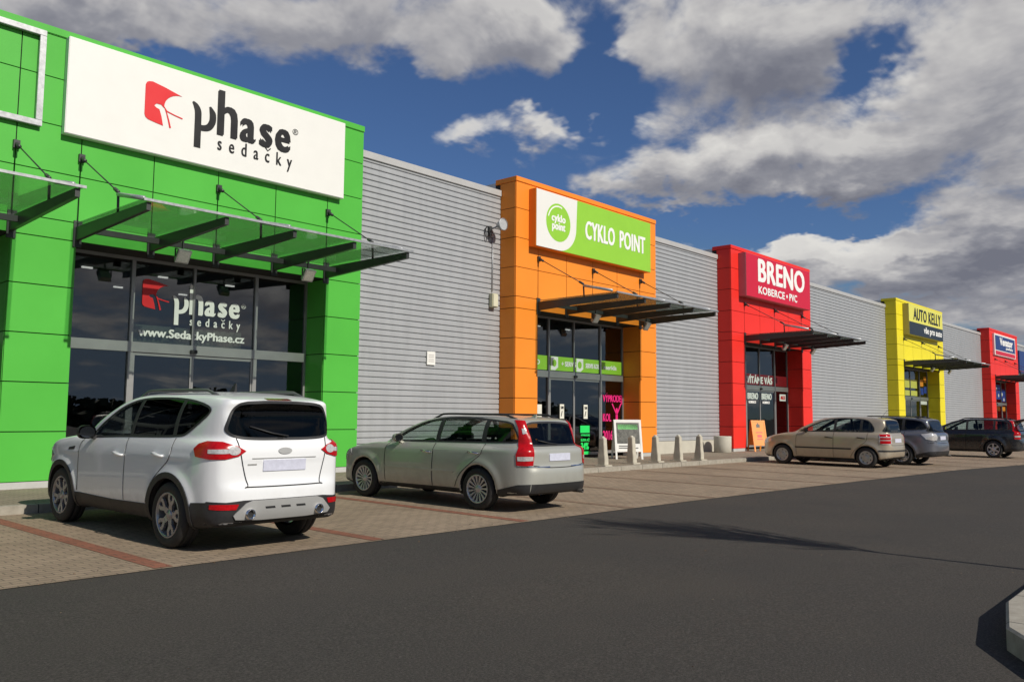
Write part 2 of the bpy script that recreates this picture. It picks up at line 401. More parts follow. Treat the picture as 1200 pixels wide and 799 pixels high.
def paving_mat(name, a, bcol, mortar, wear=0.5):
    m, t, b = newmat(name); co = objco(t)
    br = t.new('ShaderNodeTexBrick'); t.put(br.inputs['Vector'], co)
    br.inputs['Scale'].default_value = 1.0; br.inputs['Brick Width'].default_value = 0.20; br.inputs['Row Height'].default_value = 0.10
    br.inputs['Mortar Size'].default_value = 0.006; br.inputs['Mortar Smooth'].default_value = 0.3
    br.inputs['Color1'].default_value = (*a, 1); br.inputs['Color2'].default_value = (*bcol, 1); br.inputs['Mortar'].default_value = (*mortar, 1)
    big = t.noise(co, 0.55, 6, 0.62); mid = t.noise(co, 4.5, 5, 0.65)
    c = t.mix(t.mapr(big, 0.35, 0.68, 0.0, wear), br.outputs['Color'], t.mix(1.0, br.outputs['Color'], (0.62, 0.61, 0.60), 'MULTIPLY'))
    c = t.mix(t.mapr(mid, 0.52, 0.75, 0.0, 0.35), c, t.mix(1.0, c, (1.30, 1.27, 1.2), 'MULTIPLY'))
    t.put(b.inputs['Base Color'], c); b.inputs['Roughness'].default_value = 0.85; b.inputs['Specular IOR Level'].default_value = 0.3
    bn = t.new('ShaderNodeBump'); bn.inputs['Strength'].default_value = 0.5; bn.inputs['Distance'].default_value = 0.006
    h = t.math('SUBTRACT', t.math('MULTIPLY', t.noise(co, 70, 5, 0.7), 0.5), br.outputs['Fac'])
    t.put(bn.inputs['Height'], h); t.l.new(bn.outputs[0], b.inputs['Normal'])
    return m
M['asphalt'] = asphalt_mat()
M['paving'] = paving_mat('block_paving', (0.36, 0.277, 0.195), (0.295, 0.228, 0.16), (0.13, 0.105, 0.08))
M['redpaving'] = paving_mat('red_block_paving', (0.315, 0.128, 0.080), (0.26, 0.112, 0.072), (0.13, 0.08, 0.06), 0.5)
M['fadedpaving'] = paving_mat('faded_red_paving', (0.27, 0.185, 0.125), (0.23, 0.155, 0.105), (0.10, 0.075, 0.055), 0.5)
M['pavement'] = paving_mat('pavement_blocks', (0.31, 0.26, 0.195), (0.26, 0.22, 0.165), (0.13, 0.11, 0.085), 0.4)
def kerb_mat():
    m, t, b = newmat('kerb_stone'); co = objco(t)
    sx = t.new('ShaderNodeSeparateXYZ'); t.put(sx.inputs[0], co)
    fr = t.math('FRACT', sx.outputs[0]); j = t.math('LESS_THAN', t.math('ABSOLUTE', t.math('SUBTRACT', fr, 0.5)), 0.008)
    n = t.noise(co, 8, 6, 0.6)
    c = t.ramp(n, [(0.3, (0.27, 0.245, 0.20)), (0.7, (0.39, 0.36, 0.30))])
    t.put(b.inputs['Base Color'], t.mix(j, c, (0.05, 0.045, 0.04))); b.inputs['Roughness'].default_value = 0.9
    bn = t.new('ShaderNodeBump'); bn.inputs['Strength'].default_value = 0.4; bn.inputs['Distance'].default_value = 0.01
    t.put(bn.inputs['Height'], t.noise(co, 80, 5)); t.l.new(bn.outputs[0], b.inputs['Normal'])
    return m
M['kerb'] = kerb_mat()
g = MB(); ys = [-3000, -20, 60, 3000]; zs = [gz(-20), gz(-20), gz(60), gz(60)]
g.add([(x, y, z) for y, z in zip(ys, zs) for x in (-3000, 3000)], [(0,1,3,2),(2,3,5,4),(4,5,7,6)])
struct(g.build('asphalt_ground', M['asphalt']))
edge = [(-60,7.76),(5,7.75),(9,7.72),(13,7.66),(18,7.50),(22,7.31),(27,7.05),(32,6.40),(40,5.2),(60,2.5),(130,-6)]
g = MB(); n = len(edge)
g.add([(x, y, gz(y)+0.006) for x, y in edge] + [(x, 12.86, gz(12.86)+0.006) for x, y in edge], [(i, i+1, n+i+1, n+i) for i in range(n-1)])
struct(g.build('parking_paving', M['paving']))
for k in range(-2, 14):
    x = 3.83 + 2.52*k; y0 = np.interp(x, [p[0] for p in edge], [p[1] for p in edge]) + 0.03
    g = MB(); g.add([(x-0.09, y0, gz(y0)+0.010), (x+0.09, y0, gz(y0)+0.010), (x+0.09, 12.84, gz(12.84)+0.010), (x-0.09, 12.84, gz(12.84)+0.010)], [(0,1,2,3)])
    struct(g.build('parking_line', M['redpaving'] if x < 10 else M['fadedpaving']))
g = MB().slab([(-60,13.02),(130,13.02),(130,16.30),(-60,16.30)], -0.1, 0.12)
struct(g.build('pavement', M['pavement']))
g = MB().slab([(-60,12.86),(130,12.86),(130,13.016),(-60,13.016)], -0.2, 0.124)
struct(g.build('kerb', M['kerb'], bevel=0.012))
# kerbed island beside the camera
isl = [(14,1.72),(9.5,1.66),(7.22,1.60),(6.34,1.41),(5.72,1.02),(5.35,0.35),(5.2,-1.2),(5.3,-4),(14,-4)]
def inset(poly, d):
    P = [Vector(p) for p in poly]; out = []; n = len(P); c = sum(P, Vector((0,0)))/n
    for i in range(n):
        a, b, e = P[i-1], P[i], P[(i+1) % n]
        n1 = (b-a).normalized(); n2 = (e-b).normalized(); bis = (Vector((-n1.y, n1.x))+Vector((-n2.y, n2.x))).normalized()
        s_ = 1 if (c-b).dot(bis) > 0 else -1
        out.append(tuple(b + bis*s_*d))
    return out
inn = inset(isl, 0.13); g = MB(); n = len(isl)
z1 = 0.15
g.add([(x, y, gz(y)-0.1) for x, y in isl] + [(x, y, gz(y)+z1-0.015) for x, y in isl] + [(x, y, gz(y)+z1) for x, y in inset(isl, 0.02)] + [(x, y, gz(y)+z1) for x, y in inn] + [(x, y, gz(y)+z1-0.1) for x, y in inn],
      [(k*n+i, k*n+(i+1) % n, (k+1)*n+(i+1) % n, (k+1)*n+i) for k in range(4) for i in range(n)])
struct(g.build('island_kerb', M['kerb']))
M['soil'] = mat('dry_soil', (0.16, 0.125, 0.085), 0.95, var=0.45, vscale=9, bump=0.9, bscale=30)
g = MB(); g.add([(x, y, gz(y)+z1-0.03) for x, y in inn], [tuple(range(n))]); struct(g.build('island_soil', M['soil']))
g = MB()
for k in range(900):
    x = random.uniform(5.5, 13); y = random.uniform(-3.5, 1.42)
    if x < 7.4 and y > 0.95 + (x-5.9)*0.33: continue
    a = random.uniform(0, 6.3); s = random.uniform(0.015, 0.04); z = gz(y)+z1-0.025+random.uniform(0, 0.02)
    dx, dy = s*math.cos(a), s*math.sin(a)
    g.add([(x-dx, y-dy, z), (x+dy*0.5, y-dx*0.5, z+random.uniform(0, 0.025)), (x+dx, y+dy, z+0.004), (x-dy*0.5, y+dx*0.5, z+random.uniform(0, 0.02))], [(0,1,2,3)])
tag(g.build('fallen_leaves', M['leaf']), 'dry brown leaves and litter lying in the kerbed island', 'leaves', kind='stuff')
g = MB(); r3 = random.Random(8)
for k in range(330):
    x = r3.uniform(-2, 26); e_ = np.interp(x, [p[0] for p in edge], [p[1] for p in edge])
    y = e_ + r3.gauss(0, 0.25) if k % 3 else r3.uniform(2.0, 12.5); s = r3.uniform(0.006, 0.018); q = r3.uniform(0, 6.3); z = gz(y)+0.012
    dx, dy = s*math.cos(q), s*math.sin(q); m_ = 0 if k % 4 else 1
    g.add([(x-dx, y-dy, z), (x+dy*0.7, y-dx*0.7, z+0.003), (x+dx, y+dy, z+0.002), (x-dy*0.6, y+dx*0.6, z+0.006)], [(0,1,2,3)], m_)
tag(g.build('grit', [M['soil'], M['leaf']]), 'scattered grit and leaf scraps along the edge of the asphalt', 'grit', kind='stuff')
M['farleaf'] = mat('far_foliage', (0.055, 0.065, 0.030), 0.9, var=0.4, vscale=0.3)  # foliage of an unseen tree belt, added to darken what the glass mirrors
g = MB()
for k in range(15000):
    x = r3.uniform(-70, 150); h = 4.2+0.8*math.sin(x*0.11)+0.5*math.sin(x*0.31+1); z = r3.random()**1.6*h; y = -88+r3.gauss(0, 1.5)
    s = r3.uniform(0.3, 0.9); n_ = Vector((r3.gauss(0, 1), r3.gauss(0, 1), r3.gauss(0, 1))).normalized(); a_ = n_.orthogonal().normalized()*s; b_ = n_.cross(a_)
    c_ = Vector((x, y, z)); g.add([c_-a_, c_-b_*0.8, c_+a_, c_+b_*0.8], [(0,1,2,3)])
tag(g.build('added_treeline', M['farleaf']), 'dark belt of trees across the car park, seen mirrored in the shop glass', 'trees', kind='stuff')
# bare young tree whose shadow lies on the asphalt
tr = empty('young_tree', 'bare young tree with upright twigs in the kerbed island beside the lane', 'tree', (9.86, -0.9, gz(-0.9)+0.12))
g = MB(); g.tube([(0,0,-0.05),(0.01,0.02,1.5),(-0.01,0.0,3.0),(0.02,0.02,4.4),(0.02,0.03,5.6)], [0.045,0.038,0.03,0.018,0.006], 8)
g.build('trunk', M['bark'], tr)
g = MB(); r2 = random.Random(11)
for k in range(78):
    z0 = r2.uniform(3.0, 5.1); a = r2.uniform(0, 2*PI); L = r2.uniform(0.7, 1.8)*(1.15-(z0-3.0)*0.28); sp_ = r2.uniform(0.35, 1.0)
    p = Vector((0.01, 0.01, z0)); pts = [p]; d = Vector((math.cos(a)*sp_, math.sin(a)*sp_, 1)).normalized()
    for q in range(4):
        d = (d + Vector((r2.gauss(0, .1), r2.gauss(0, .1), 0.06))).normalized(); p = p + d*L/4; pts.append(p)
    g.tube(pts, [0.018, 0.015, 0.012, 0.009, 0.005], 4)
    for q in range(8):
        b0 = pts[r2.randint(1, 4)]; d2 = (d + Vector((r2.gauss(0, .45), r2.gauss(0, .45), r2.uniform(-.1, .3)))).normalized(); l2 = r2.uniform(0.2, 0.5)
        g.tube([b0, b0+d2*l2*0.5, b0+d2*l2+Vector((0, 0, 0.05))], [0.010, 0.008, 0.005], 3)
g.build('crown', M['bark'], tr)

# ------------------------------------------------------------------ the long building
FD, WY, GY, ZT, ZP = 15.419, 16.0, 16.12, 8.13, gz(15.419)+0.12
ZB = 0.367
def under(root, mb, name, mats, bevel=0.0):
    o = mb.build(name, mats, root, bevel); o.location = -root.location; return o
bld = empty('retail_building', 'long low retail hall clad in grey corrugated steel behind the coloured shop fronts', 'building', (30, WY, ZP))
BAYS = [(-30,-2.3),(11.93,17.2),(24.25,29.52),(36.85,48.27),(56.75,68.1),(76.7,82.0),(82.0,120)]
for (a, b) in BAYS:
    g = MB(); z = 0.70; prof = []
    while z < 7.60:
        prof += [(WY, z), (WY-0.005, z+0.008), (WY-0.005, z+0.108), (WY, z+0.116), (WY+0.026, z+0.121), (WY+0.026, z+0.137)]
        z += 0.143
    prof.append((WY, 7.62))
    vs = []; 
    for (y, zz) in prof: vs += [(a+0.012, y, zz), (b-0.012, y, zz)]
    g.add(vs, [(2*i, 2*i+1, 2*i+3, 2*i+2) for i in range(len(prof)-1)])
    under(bld, g, 'wall', M['wallgrey'])
    g = MB(); g.box(a+0.002, b-0.002, WY-0.045, WY+0.40, 7.625, 7.80)
    under(bld, g, 'coping', M['coping'], 0.008)
    g = MB(); g.box(a+0.005, b-0.005, WY-0.05, WY+0.3, 0.15, 0.69)
    under(bld, g, 'plinth', M['concrete2'], 0.012)
    under(bld, MB().box(a+0.005, b-0.005, WY+0.06, WY+0.3, 0.70, 7.62), 'backing', M['joint'])
under(bld, MB().box(-30, 120, WY+0.42, 60, 7.3, 7.62), 'roof', M['coping'])
under(bld, MB().box(-30, 120, 58, 60, 0, 7.29), 'back_wall', M['wallgrey'])

ZROWS = [ZB + (4.46-ZB)*k/5 for k in range(6)] + [4.785, 5.60, 6.42, 7.245, 7.985]
def shopfront(x0, x1, rec, colname, label, group=None):
    C = M[colname]
    root = empty('shopfront', label, 'shop front', ((x0+x1)/2, FD, ZP), group)
    G = 0.009
    g = MB()           # slot 0 panel, slot 1 joint backing
    def fpanel(a, b, z0, z1): g.box(a+G, b-G, FD, FD+0.028, z0+G, z1-G, 0)
    def spanel(x, side, y0, y1, z0, z1):
        xa, xb = (x, x+0.028) if side < 0 else (x-0.028, x)
        g.box(xa, xb, y0+G, y1-G, z0+G, z1-G, 0)
    cols = []; e = x0
    for (r0, r1) in rec: cols.append((e, r0)); e = r1
    cols.append((e, x1))
    for (a, b) in cols:
        g.box(a+0.03, b-0.03, FD+0.03, GY+0.1, ZB-0.02, 4.455, 1)
        for k in range(5):
            fpanel(a, b, ZROWS[k], ZROWS[k+1])
            spanel(a, -1, FD+0.028, GY+(0.0 if a > x0 else -0.1), ZROWS[k], ZROWS[k+1]); spanel(b, 1, FD+0.028, GY+(0.0 if b < x1 else -0.1), ZROWS[k], ZROWS[k+1])
    g.box(x0+0.03, x1-0.03, FD+0.03, GY+0.1, 4.485, 7.97, 1)
    xs = [x0]
    for (r0, r1) in rec: xs += [r0+(r1-r0)*k/4 for k in range(5)]
    xs.append(x1)
    for k in range(5, 10):
        for a, b in zip(xs[:-1], xs[1:]): fpanel(a, b, ZROWS[k], ZROWS[k+1])
        spanel(x0, -1, FD+0.028, WY+0.02, ZROWS[k], ZROWS[k+1]); spanel(x1, 1, FD+0.028, WY+0.02, ZROWS[k], ZROWS[k+1])
    under(root, g, 'cladding', [C, M['joint']])
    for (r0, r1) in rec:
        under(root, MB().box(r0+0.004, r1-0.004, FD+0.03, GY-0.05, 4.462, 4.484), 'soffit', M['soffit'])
    under(root, MB().box(x0-0.012, x1+0.012, FD-0.02, WY+0.2, 7.99, ZT), 'top_trim', C, 0.012)
    g = MB()
    for (a, b) in cols: g.box(a+0.015, b-0.015, FD+0.012, GY, ZP-0.05, ZB-0.003)
    under(root, g, 'base_strip', M['strip'])
    under(root, MB().box(x0+0.02, x1-0.3, WY+0.22, WY+0.9, 7.62, 8.06), 'rear_frame', M['coping'])
    for (r0, r1) in rec: glazing(root, r0, r1)
    return root
def glazing(root, r0, r1):
    s = (r1-r0)/5.2; m = [r0, r0+1.31*s, r0+2.54*s, r0+3.93*s, r1]; zt0, zt1 = 2.66, 2.85; zt = 4.46
    f = MB()
    f.box(r0, r0+0.05, GY-0.04, GY+0.04, ZB, zt); f.box(r1-0.05, r1, GY-0.04, GY+0.04, ZB, zt)
    f.box(r0+0.05, r1-0.05, GY-0.04, GY+0.04, zt-0.06, zt); f.box(r0+0.052, r1-0.052, GY-0.07, GY+0.06, zt0, zt1)
    f.box(m[1]-0.045, m[1]+0.045, GY-0.055, GY+0.05, ZB, zt0-0.002); f.box(m[3]-0.045, m[3]+0.045, GY-0.055, GY+0.05, ZB, zt0-0.002)
    f.box(m[1]-0.035, m[1]+0.035, GY-0.045, GY+0.045, zt1+0.002, zt-0.062); f.box(m[3]-0.035, m[3]+0.035, GY-0.045, GY+0.045, zt1+0.002, zt-0.062)
    f.box(m[2]-0.025, m[2]+0.025, GY-0.045, GY+0.045, zt1+0.002, zt-0.062)
    f.box(r0+0.05, m[1]-0.05, GY-0.035, GY+0.04, ZB, ZB+0.09); f.box(m[3]+0.05, r1-0.05, GY-0.035, GY+0.04, ZB, ZB+0.09)
    under(root, f, 'window_frame', M['alu'])
    for a, b, z0, z1 in [(m[i]+0.03, m[i+1]-0.03, zt1, zt-0.06) for i in range(4)] + [(r0+0.05, m[1]-0.04, ZB+0.08, zt0), (m[3]+0.04, r1-0.05, ZB+0.08, zt0)]:
        under(root, MB().box(a, b, GY-0.006, GY+0.006, z0, z1), 'window_pane', M['paneglass'])
    for a, b in ((m[1]+0.05, m[2]-0.002), (m[2]+0.002, m[3]-0.05)):
        d = MB(); y = GY-0.02
        d.box(a, a+0.035, y-0.02, y+0.02, ZB-0.02, zt0-0.01); d.box(b-0.035, b, y-0.02, y+0.02, ZB-0.02, zt0-0.01)
        d.box(a+0.035, b-0.035, y-0.02, y+0.02, ZB-0.02, ZB+0.06); d.box(a+0.035, b-0.035, y-0.02, y+0.02, zt0-0.06, zt0-0.01)
        do = under(root, d, 'door', M['alu'])
        p = MB().box(a+0.035, b-0.035, y-0.005, y+0.005, ZB+0.06, zt0-0.06).build('door_pane', M['paneglass'], do)
    under(root, MB().box(m[2]-0.07, m[2]+0.07, GY-0.13, GY-0.072, zt0+0.03, zt0+0.10), 'door_sensor', M['black'], 0.01)
    b_ = MB(); x0_, x1_, y1_ = r0-0.4, r1+0.4, 22.5
    b_.add([(x0_, GY+0.3, 0.27), (x1_, GY+0.3, 0.27), (x1_, y1_, 0.27), (x0_, y1_, 0.27)], [(0,1,2,3)], 1)
    b_.add([(x0_, GY+0.1, 4.44), (x1_, GY+0.1, 4.44), (x1_, y1_, 4.44), (x0_, y1_, 4.44)], [(0,1,2,3)], 0)
    b_.add([(x0_, y1_, 0.27), (x1_, y1_, 0.27), (x1_, y1_, 4.44), (x0_, y1_, 4.44)], [(0,1,2,3)], 0)
    for x in (x0_, x1_): b_.add([(x, GY+0.1, 0.27), (x, y1_, 0.27), (x, y1_, 4.44), (x, GY+0.1, 4.44)], [(0,1,2,3)], 0)
    under(root, b_, 'interior', [M['room'], M['roomfloor']])
    for i in range(2):
        for j in range(3):
            xx = r0+(r1-r0)*(0.2+0.3*j); yy = 17.6+2.2*i
            under(root, MB().box(xx-0.10, xx+0.10, yy-0.03, yy+0.03, 4.38, 4.41), 'ceiling_lamp', M['shoplight'])
    # shelves and goods deep in the shop
    g = MB(); rr = random.Random(int(r0*7))
    for k in range(7):
        xx = rr.uniform(r0, r1-0.8); yy = rr.uniform(18.2, 21.5); h = rr.uniform(0.6, 1.7)
        g.box(xx, xx+rr.uniform(0.4, 1.1), yy, yy+0.4, 0.28, 0.28+h)
    under(root, g, 'display_stand', M['seatcloth'], 0.02)
CW = 'coloured shop fronts of the retail hall'
S_green = shopfront(-2.3, 11.93, [(-0.47, 4.73), (5.77, 10.97)], 'green', 'bright green panelled shop front with two glazed entrances, nearest in the row', CW)
S_orange = shopfront(17.2, 24.25, [(18.15, 23.28)], 'orange', 'orange panelled shop front with lime sign and glass entrance behind the concrete bollards', CW)
S_red = shopfront(29.52, 36.85, [(30.57, 35.86)], 'red', 'red panelled shop front with carpet shop sign between two grey corrugated walls', CW)
S_yellow = shopfront(48.27, 56.75, [(49.33, 55.70)], 'yellow', 'yellow panelled shop front with a car parts sign over the entrance', CW)
S_red2 = shopfront(68.1, 76.7, [(69.37, 75.5)], 'red', 'far red panelled shop front with a small navy sign, beyond the yellow one', CW)

# ------------------------------------------------------------------ canopies and their lamps
def canopy(r0, r1, label):
    root = empty('canopy', label, 'canopy', ((r0+r1)/2, FD, 4.7), 'glass canopies over the shop entrances')
    tip = FD-2.72
    xs = [r0+(r1-r0)*k/4 for k in range(5)]
    for x in xs:
        g = MB(); a, b = x-0.035, x+0.035
        g.hexa([(a, tip, 4.585), (b, tip, 4.585), (b, FD-0.002, 4.47), (a, FD-0.002, 4.47), (a, tip, 4.71), (b, tip, 4.71), (b, FD-0.002, 4.71), (a, FD-0.002, 4.71)])
        g.box(x-0.07, x+0.07, FD-0.03, FD-0.001, 4.36, 4.82)
        under(root, g, 'beam', M['darksteel'])
    g = MB(); g.box(xs[0]+0.036, xs[-1]-0.036, FD-0.42, FD-0.36, 4.56, 4.66)
    under(root, g, 'purlin', M['darksteel'])
    for i in range(4):
        g = MB().box(xs[i]+0.006-(0.10 if i == 0 else 0), xs[i+1]-0.006+(0.10 if i == 3 else 0), tip-0.03, FD-0.10, 4.735, 4.749)
        under(root, g, 'glass_pane', M['canopyglass'])
    under(root, MB().box(xs[0]-0.10, xs[-1]+0.10, tip-0.055, tip-0.032, 4.715, 4.755), 'front_edge', M['galv'])
    for i in (0, 2, 4):
        x = xs[i]; g = MB(); A = Vector((x, FD-0.05, 5.93)); B = Vector((x, FD-1.60, 5.06)); d = (B-A).normalized()
        g.tube([A, B], 0.012, 8)
        g.tube([A, A+d*0.16], 0.034, 8); g.tube([B-d*0.16, B], 0.032, 8)
        g.box(x-0.05, x+0.05, FD-0.06, FD-0.001, 5.86, 6.00)
        g.tube([B, (x, FD-1.62, 4.72)], 0.022, 8)
        under(root, g, 'tie_rod', M['darksteel'])
        g = MB(); g.tube([(x, FD-1.60, 5.02), (x, FD-2.55, 4.80)], 0.036, 8)
        under(root, g, 'strut', M['galv'])
    return root
CANO = []
def flood(x, label):
    root = empty('floodlight', label, 'floodlight', (x, FD-0.95, 4.53), 'small floodlights hanging under the canopies')
    g = MB(); g.box(-0.012, 0.012, -0.02, 0.02, -0.10, 0.10); g.box(-0.14, 0.14, -0.015, 0.015, -0.115, -0.10)
    g.box(-0.14, -0.128, -0.02, 0.02, -0.25, -0.10); g.box(0.128, 0.14, -0.02, 0.02, -0.25, -0.10)
    g.build('bracket', M['darksteel'], root)
    g = MB(); c, s = math.cos(R(35)), math.sin(R(35))
    def rp(x, y, z): return (x, y*c - z*s, -0.22 + y*s + z*c)
    g.hexa([rp(-.125, -.05, -.13), rp(.125, -.05, -.13), rp(.10, .05, -.11), rp(-.10, .05, -.11), rp(-.125, -.05, .13), rp(.125, -.05, .13), rp(.10, .05, .11), rp(-.10, .05, .11)])
    g.build('housing', M['galv'], root)
    g = MB(); g.hexa([rp(-.10, -.056, -.105), rp(.10, -.056, -.105), rp(.10, -.051, -.105), rp(-.10, -.051, -.105), rp(-.10, -.056, .105), rp(.10, -.056, .105), rp(.10, -.051, .105), rp(-.10, -.051, .105)])
    g.build('lamp_glass', M['lampclear'], root)
for (r0, r1, what) in [(-0.47, 4.73, 'over the leftmost green entrance'), (5.77, 10.97, 'under the big white sign'), (18.15, 23.28, 'under the lime sign'),
                       (30.57, 35.86, 'on the nearer red wall'), (49.33, 55.70, 'on the yellow wall'), (69.37, 75.5, 'on the far red wall')]:
    CANO.append(canopy(r0, r1, 'dark steel and glass canopy ' + what))
    s = (r1-r0)/5.2
    place = what.replace('over the leftmost green entrance', 'leftmost green canopy').replace('under the big white sign', 'green canopy with white sign above').replace('under the lime sign', 'orange shop canopy').replace('on the nearer red wall', 'nearer red shop canopy').replace('on the yellow wall', 'yellow shop canopy').replace('on the far red wall', 'far red shop canopy')
    if r1 < 60:
        flood(r0+1.45*s, 'small grey floodlight under the nearer half of the ' + place)
        flood(r0+4.1*s, 'small grey floodlight under the farther half of the ' + place)

# ------------------------------------------------------------------ signs
def sign(label, x0, x1, z0, z1, depth, facemat, sidemat, grp='shop name signs above the entrances'):
    root = empty('shop_sign', label, 'sign', ((x0+x1)/2, FD, z0), grp)
    under(root, MB().box(x0, x1, FD-depth, FD-0.004, z0, z1), 'sign_box', sidemat, 0.008)
    under(root, MB().box(x0+0.012, x1-0.012, FD-depth-0.006, FD-depth+0.002, z0+0.012, z1-0.012), 'sign_face', facemat)
    return root, FD-depth-0.008
# white board on the green front
sg, y = sign('large white board with black lettering and red square logo on green wall', 5.42, 11.29, 6.28, 8.0, 0.15, M['white'], M['white'])
def phase_logo(x0, x1, z0, z1, y, mb):
    P = lambda u, v: (x0+(x1-x0)*u, z1-(z1-z0)*v)
    arc = [P(0.96-0.46*math.sin(q)*1.0, 0.16+0.36*(1-math.cos(q))) for q in np.linspace(0, PI/2, 10)]
    poly = [P(0.08, 0.02), P(0.18, 0.0), P(0.5, 0.055), P(0.96, 0.16)] + arc[1:] + [P(0.50, 0.56), P(0.42, 0.50), P(0.30, 0.50), P(0.24, 0.56), P(0.30, 0.60), P(0.38, 0.62), P(0.44, 0.78), P(0.49, 0.99),
            P(0.30, 0.965), P(0.10, 0.93), P(0.03, 0.89), P(0.0, 0.82), P(0.0, 0.12), P(0.03, 0.05)]
    mb.prism(poly, y-0.006, y)
    mb.prism(ribbon([P(0.50, 0.52), P(0.57, 0.66), P(0.63, 0.83), P(0.68, 1.0)], [0.01, 0.02, 0.028, 0.032]), y-0.007, y)
    mb.prism(ribbon([P(0.51, 0.54), P(0.58, 0.62), P(0.78, 0.665), P(1.0, 0.70)], [0.012, 0.022, 0.022, 0.022]), y-0.0065, y)
    return mb
under(sg, phase_logo(6.77, 7.50, 6.84, 7.63, y, MB()), 'logo', M['letterred'])
def phase_word(root, name, m, x0, x1, zb, xh, za, zd, y, st):
    """the shop name: a hand drawn p with an open bowl, then h a s e"""
    W = x1-x0; u = lambda q: x0+W*q
    def S(pts):
        q = smooth([(p[0], p[1], p[2]) for p in pts]); return ribbon([(p[0], p[1]) for p in q], [p[2] for p in q])
    mb = MB()
    mb.prism(S([(u(-.012), xh+.012*W, st*.3), (u(.018), xh-.018*W, st*.8), (u(.038), xh-.06*W, st), (u(.042), xh-.12*W, st), (u(.042), zb+.02*W, st), (u(.042), zd, st)]), y-0.006, y)
    mb.prism(S([(u(.045), zb+.028*W, st*.9), (u(.09), zb+.024*W, st*.85), (u(.145), zb+.045*W, st*.95), (u(.178), zb+.10*W, st), (u(.182), zb+.16*W, st), (u(.175), xh-.04*W, st*.9), (u(.152), xh+.008*W, st*.3)]), y-0.0066, y)
    under(root, mb, name, m)
    for ch, p0, p1, zt in (('h', .225, .43, za), ('a', .452, .62, xh), ('s', .655, .80, xh), ('e', .825, 1.0, xh)):
        g = MB(); text_mb(g, ch, u(p0), u(p1), zb, zt, y, st*(.45 if ch == 'h' else .56)); under(root, g, name, m)
phase_word(sg, 'lettering', M['letterblack'], 7.72, 9.88, 6.955, 7.45, 7.87, 6.60, y, 0.135)
g = MB(); text_mb(g, 'sedacky', 8.23, 9.93, 6.57, 6.93, y, 0.012, spacing=2.1); under(sg, MB().prism(ribbon([(9.28, 6.965), (9.345, 6.90), (9.41, 6.965)], 0.022), y-0.008, y), 'accent_mark', M['letterblack'])
under(sg, g, 'lettering', M['letterblack']); words(sg, 'registered_mark', M['letterblack'], [('®', 9.92, 10.06, 7.40, 7.53, y, 0)])
# bare galvanised frame at the left edge of the picture
fr = empty('sign_frame', 'empty galvanised sign frame on the green wall left of the white board', 'sign frame', (2.5, FD, 6.3))
g = MB(); a, b, c_, d_ = -0.3, 5.08, 6.31, 7.98
for q in ((a, b, d_-0.10, d_), (a, b, c_, c_+0.10), (a, a+0.10, c_+0.101, d_-0.101), (b-0.10, b, c_+0.101, d_-0.101)): g.box(q[0], q[1], FD-0.10, FD-0.012, q[2], q[3])
under(fr, g, 'frame', M['galv'], 0.006)
# lime sign
sg, y = sign('lime green light box reading cyklo point with a white corner on orange wall', 17.74, 23.53, 6.22, 7.86, 0.26, M['lime'], M['orange'])
wp = [(17.752, 7.848), (17.752, 6.232)] + [(18.75+0.80*math.sin(q)*1.0, 6.232+0.75*(1-math.cos(q))) for q in np.linspace(0, PI/2, 12)] + [(19.60, 7.848)]
under(sg, MB().prism(wp, y-0.003, y+0.001), 'white_corner', M['white'])
g = MB().prism(ellipse(18.72, 7.03, 0.55, 0.55, 48), y-0.006, y-0.002); under(sg, g, 'round_emblem', M['lime'])
g = MB(); g.prism(ribbon([(18.72+0.47*math.cos(q), 7.03+0.47*math.sin(q)) for q in np.linspace(R(70), R(165), 16)], 0.04), y-0.009, y-0.005)
under(sg, g, 'emblem_arc', M['letterwhite'])
words(sg, 'lettering', M['letterwhite'], [('cyklo', 18.40, 19.04, 6.98, 7.27, y-0.004, 0.03), ('point', 18.42, 19.03, 6.74, 7.03, y-0.004, 0.03), ('CYKLO', 19.98, 21.50, 6.77, 7.33, y, 0.045), ('POINT', 21.75, 23.20, 6.77, 7.33, y, 0.045)])
# red carpet sign
M['redside'] = mat('dull_red_side', (0.45, 0.19, 0.21), 0.5)
sg, y = sign('crimson light box with white carpet shop lettering on nearer red wall', 30.13, 36.10, 6.20, 7.89, 0.32, M['red_sign'], M['redside'])
words(sg, 'lettering', M['letterwhite'], [('BRENO', 31.12, 35.52, 6.86, 7.80, y, 0.11), ('KOBERCE', 31.13, 33.52, 6.39, 6.70, y, 0.035), ('PVC', 33.95, 34.72, 6.39, 6.70, y, 0.035)])
under(sg, MB().prism(ellipse(33.73, 6.55, 0.07, 0.07, 16), y-0.006, y), 'lettering_dot', M['letterwhite'])
# yellow sign
M['yellowside'] = mat('dull_yellow_side', (0.40, 0.36, 0.16), 0.5)
sg, y = sign('pale yellow and charcoal light box naming a car parts shop on yellow wall', 49.36, 55.60, 6.20, 7.92, 0.32, M['yellow_sign'], M['yellowside'])
under(sg, MB().box(49.375, 55.585, y-0.004, y+0.001, 6.215, 6.93), 'lower_panel', M['charcoal'])
g = MB(); text_mb(g, 'AUTO KELLY', 50.10, 55.25, 7.06, 7.76, y, 0.075, slant=0.08, spacing=1.06); under(sg, g, 'lettering', M['letterblack'])
g = MB(); text_mb(g, 'vše pro auto', 51.9, 55.35, 6.32, 6.80, y-0.005, 0.05); under(sg, g, 'lettering', M['letterwhite'])
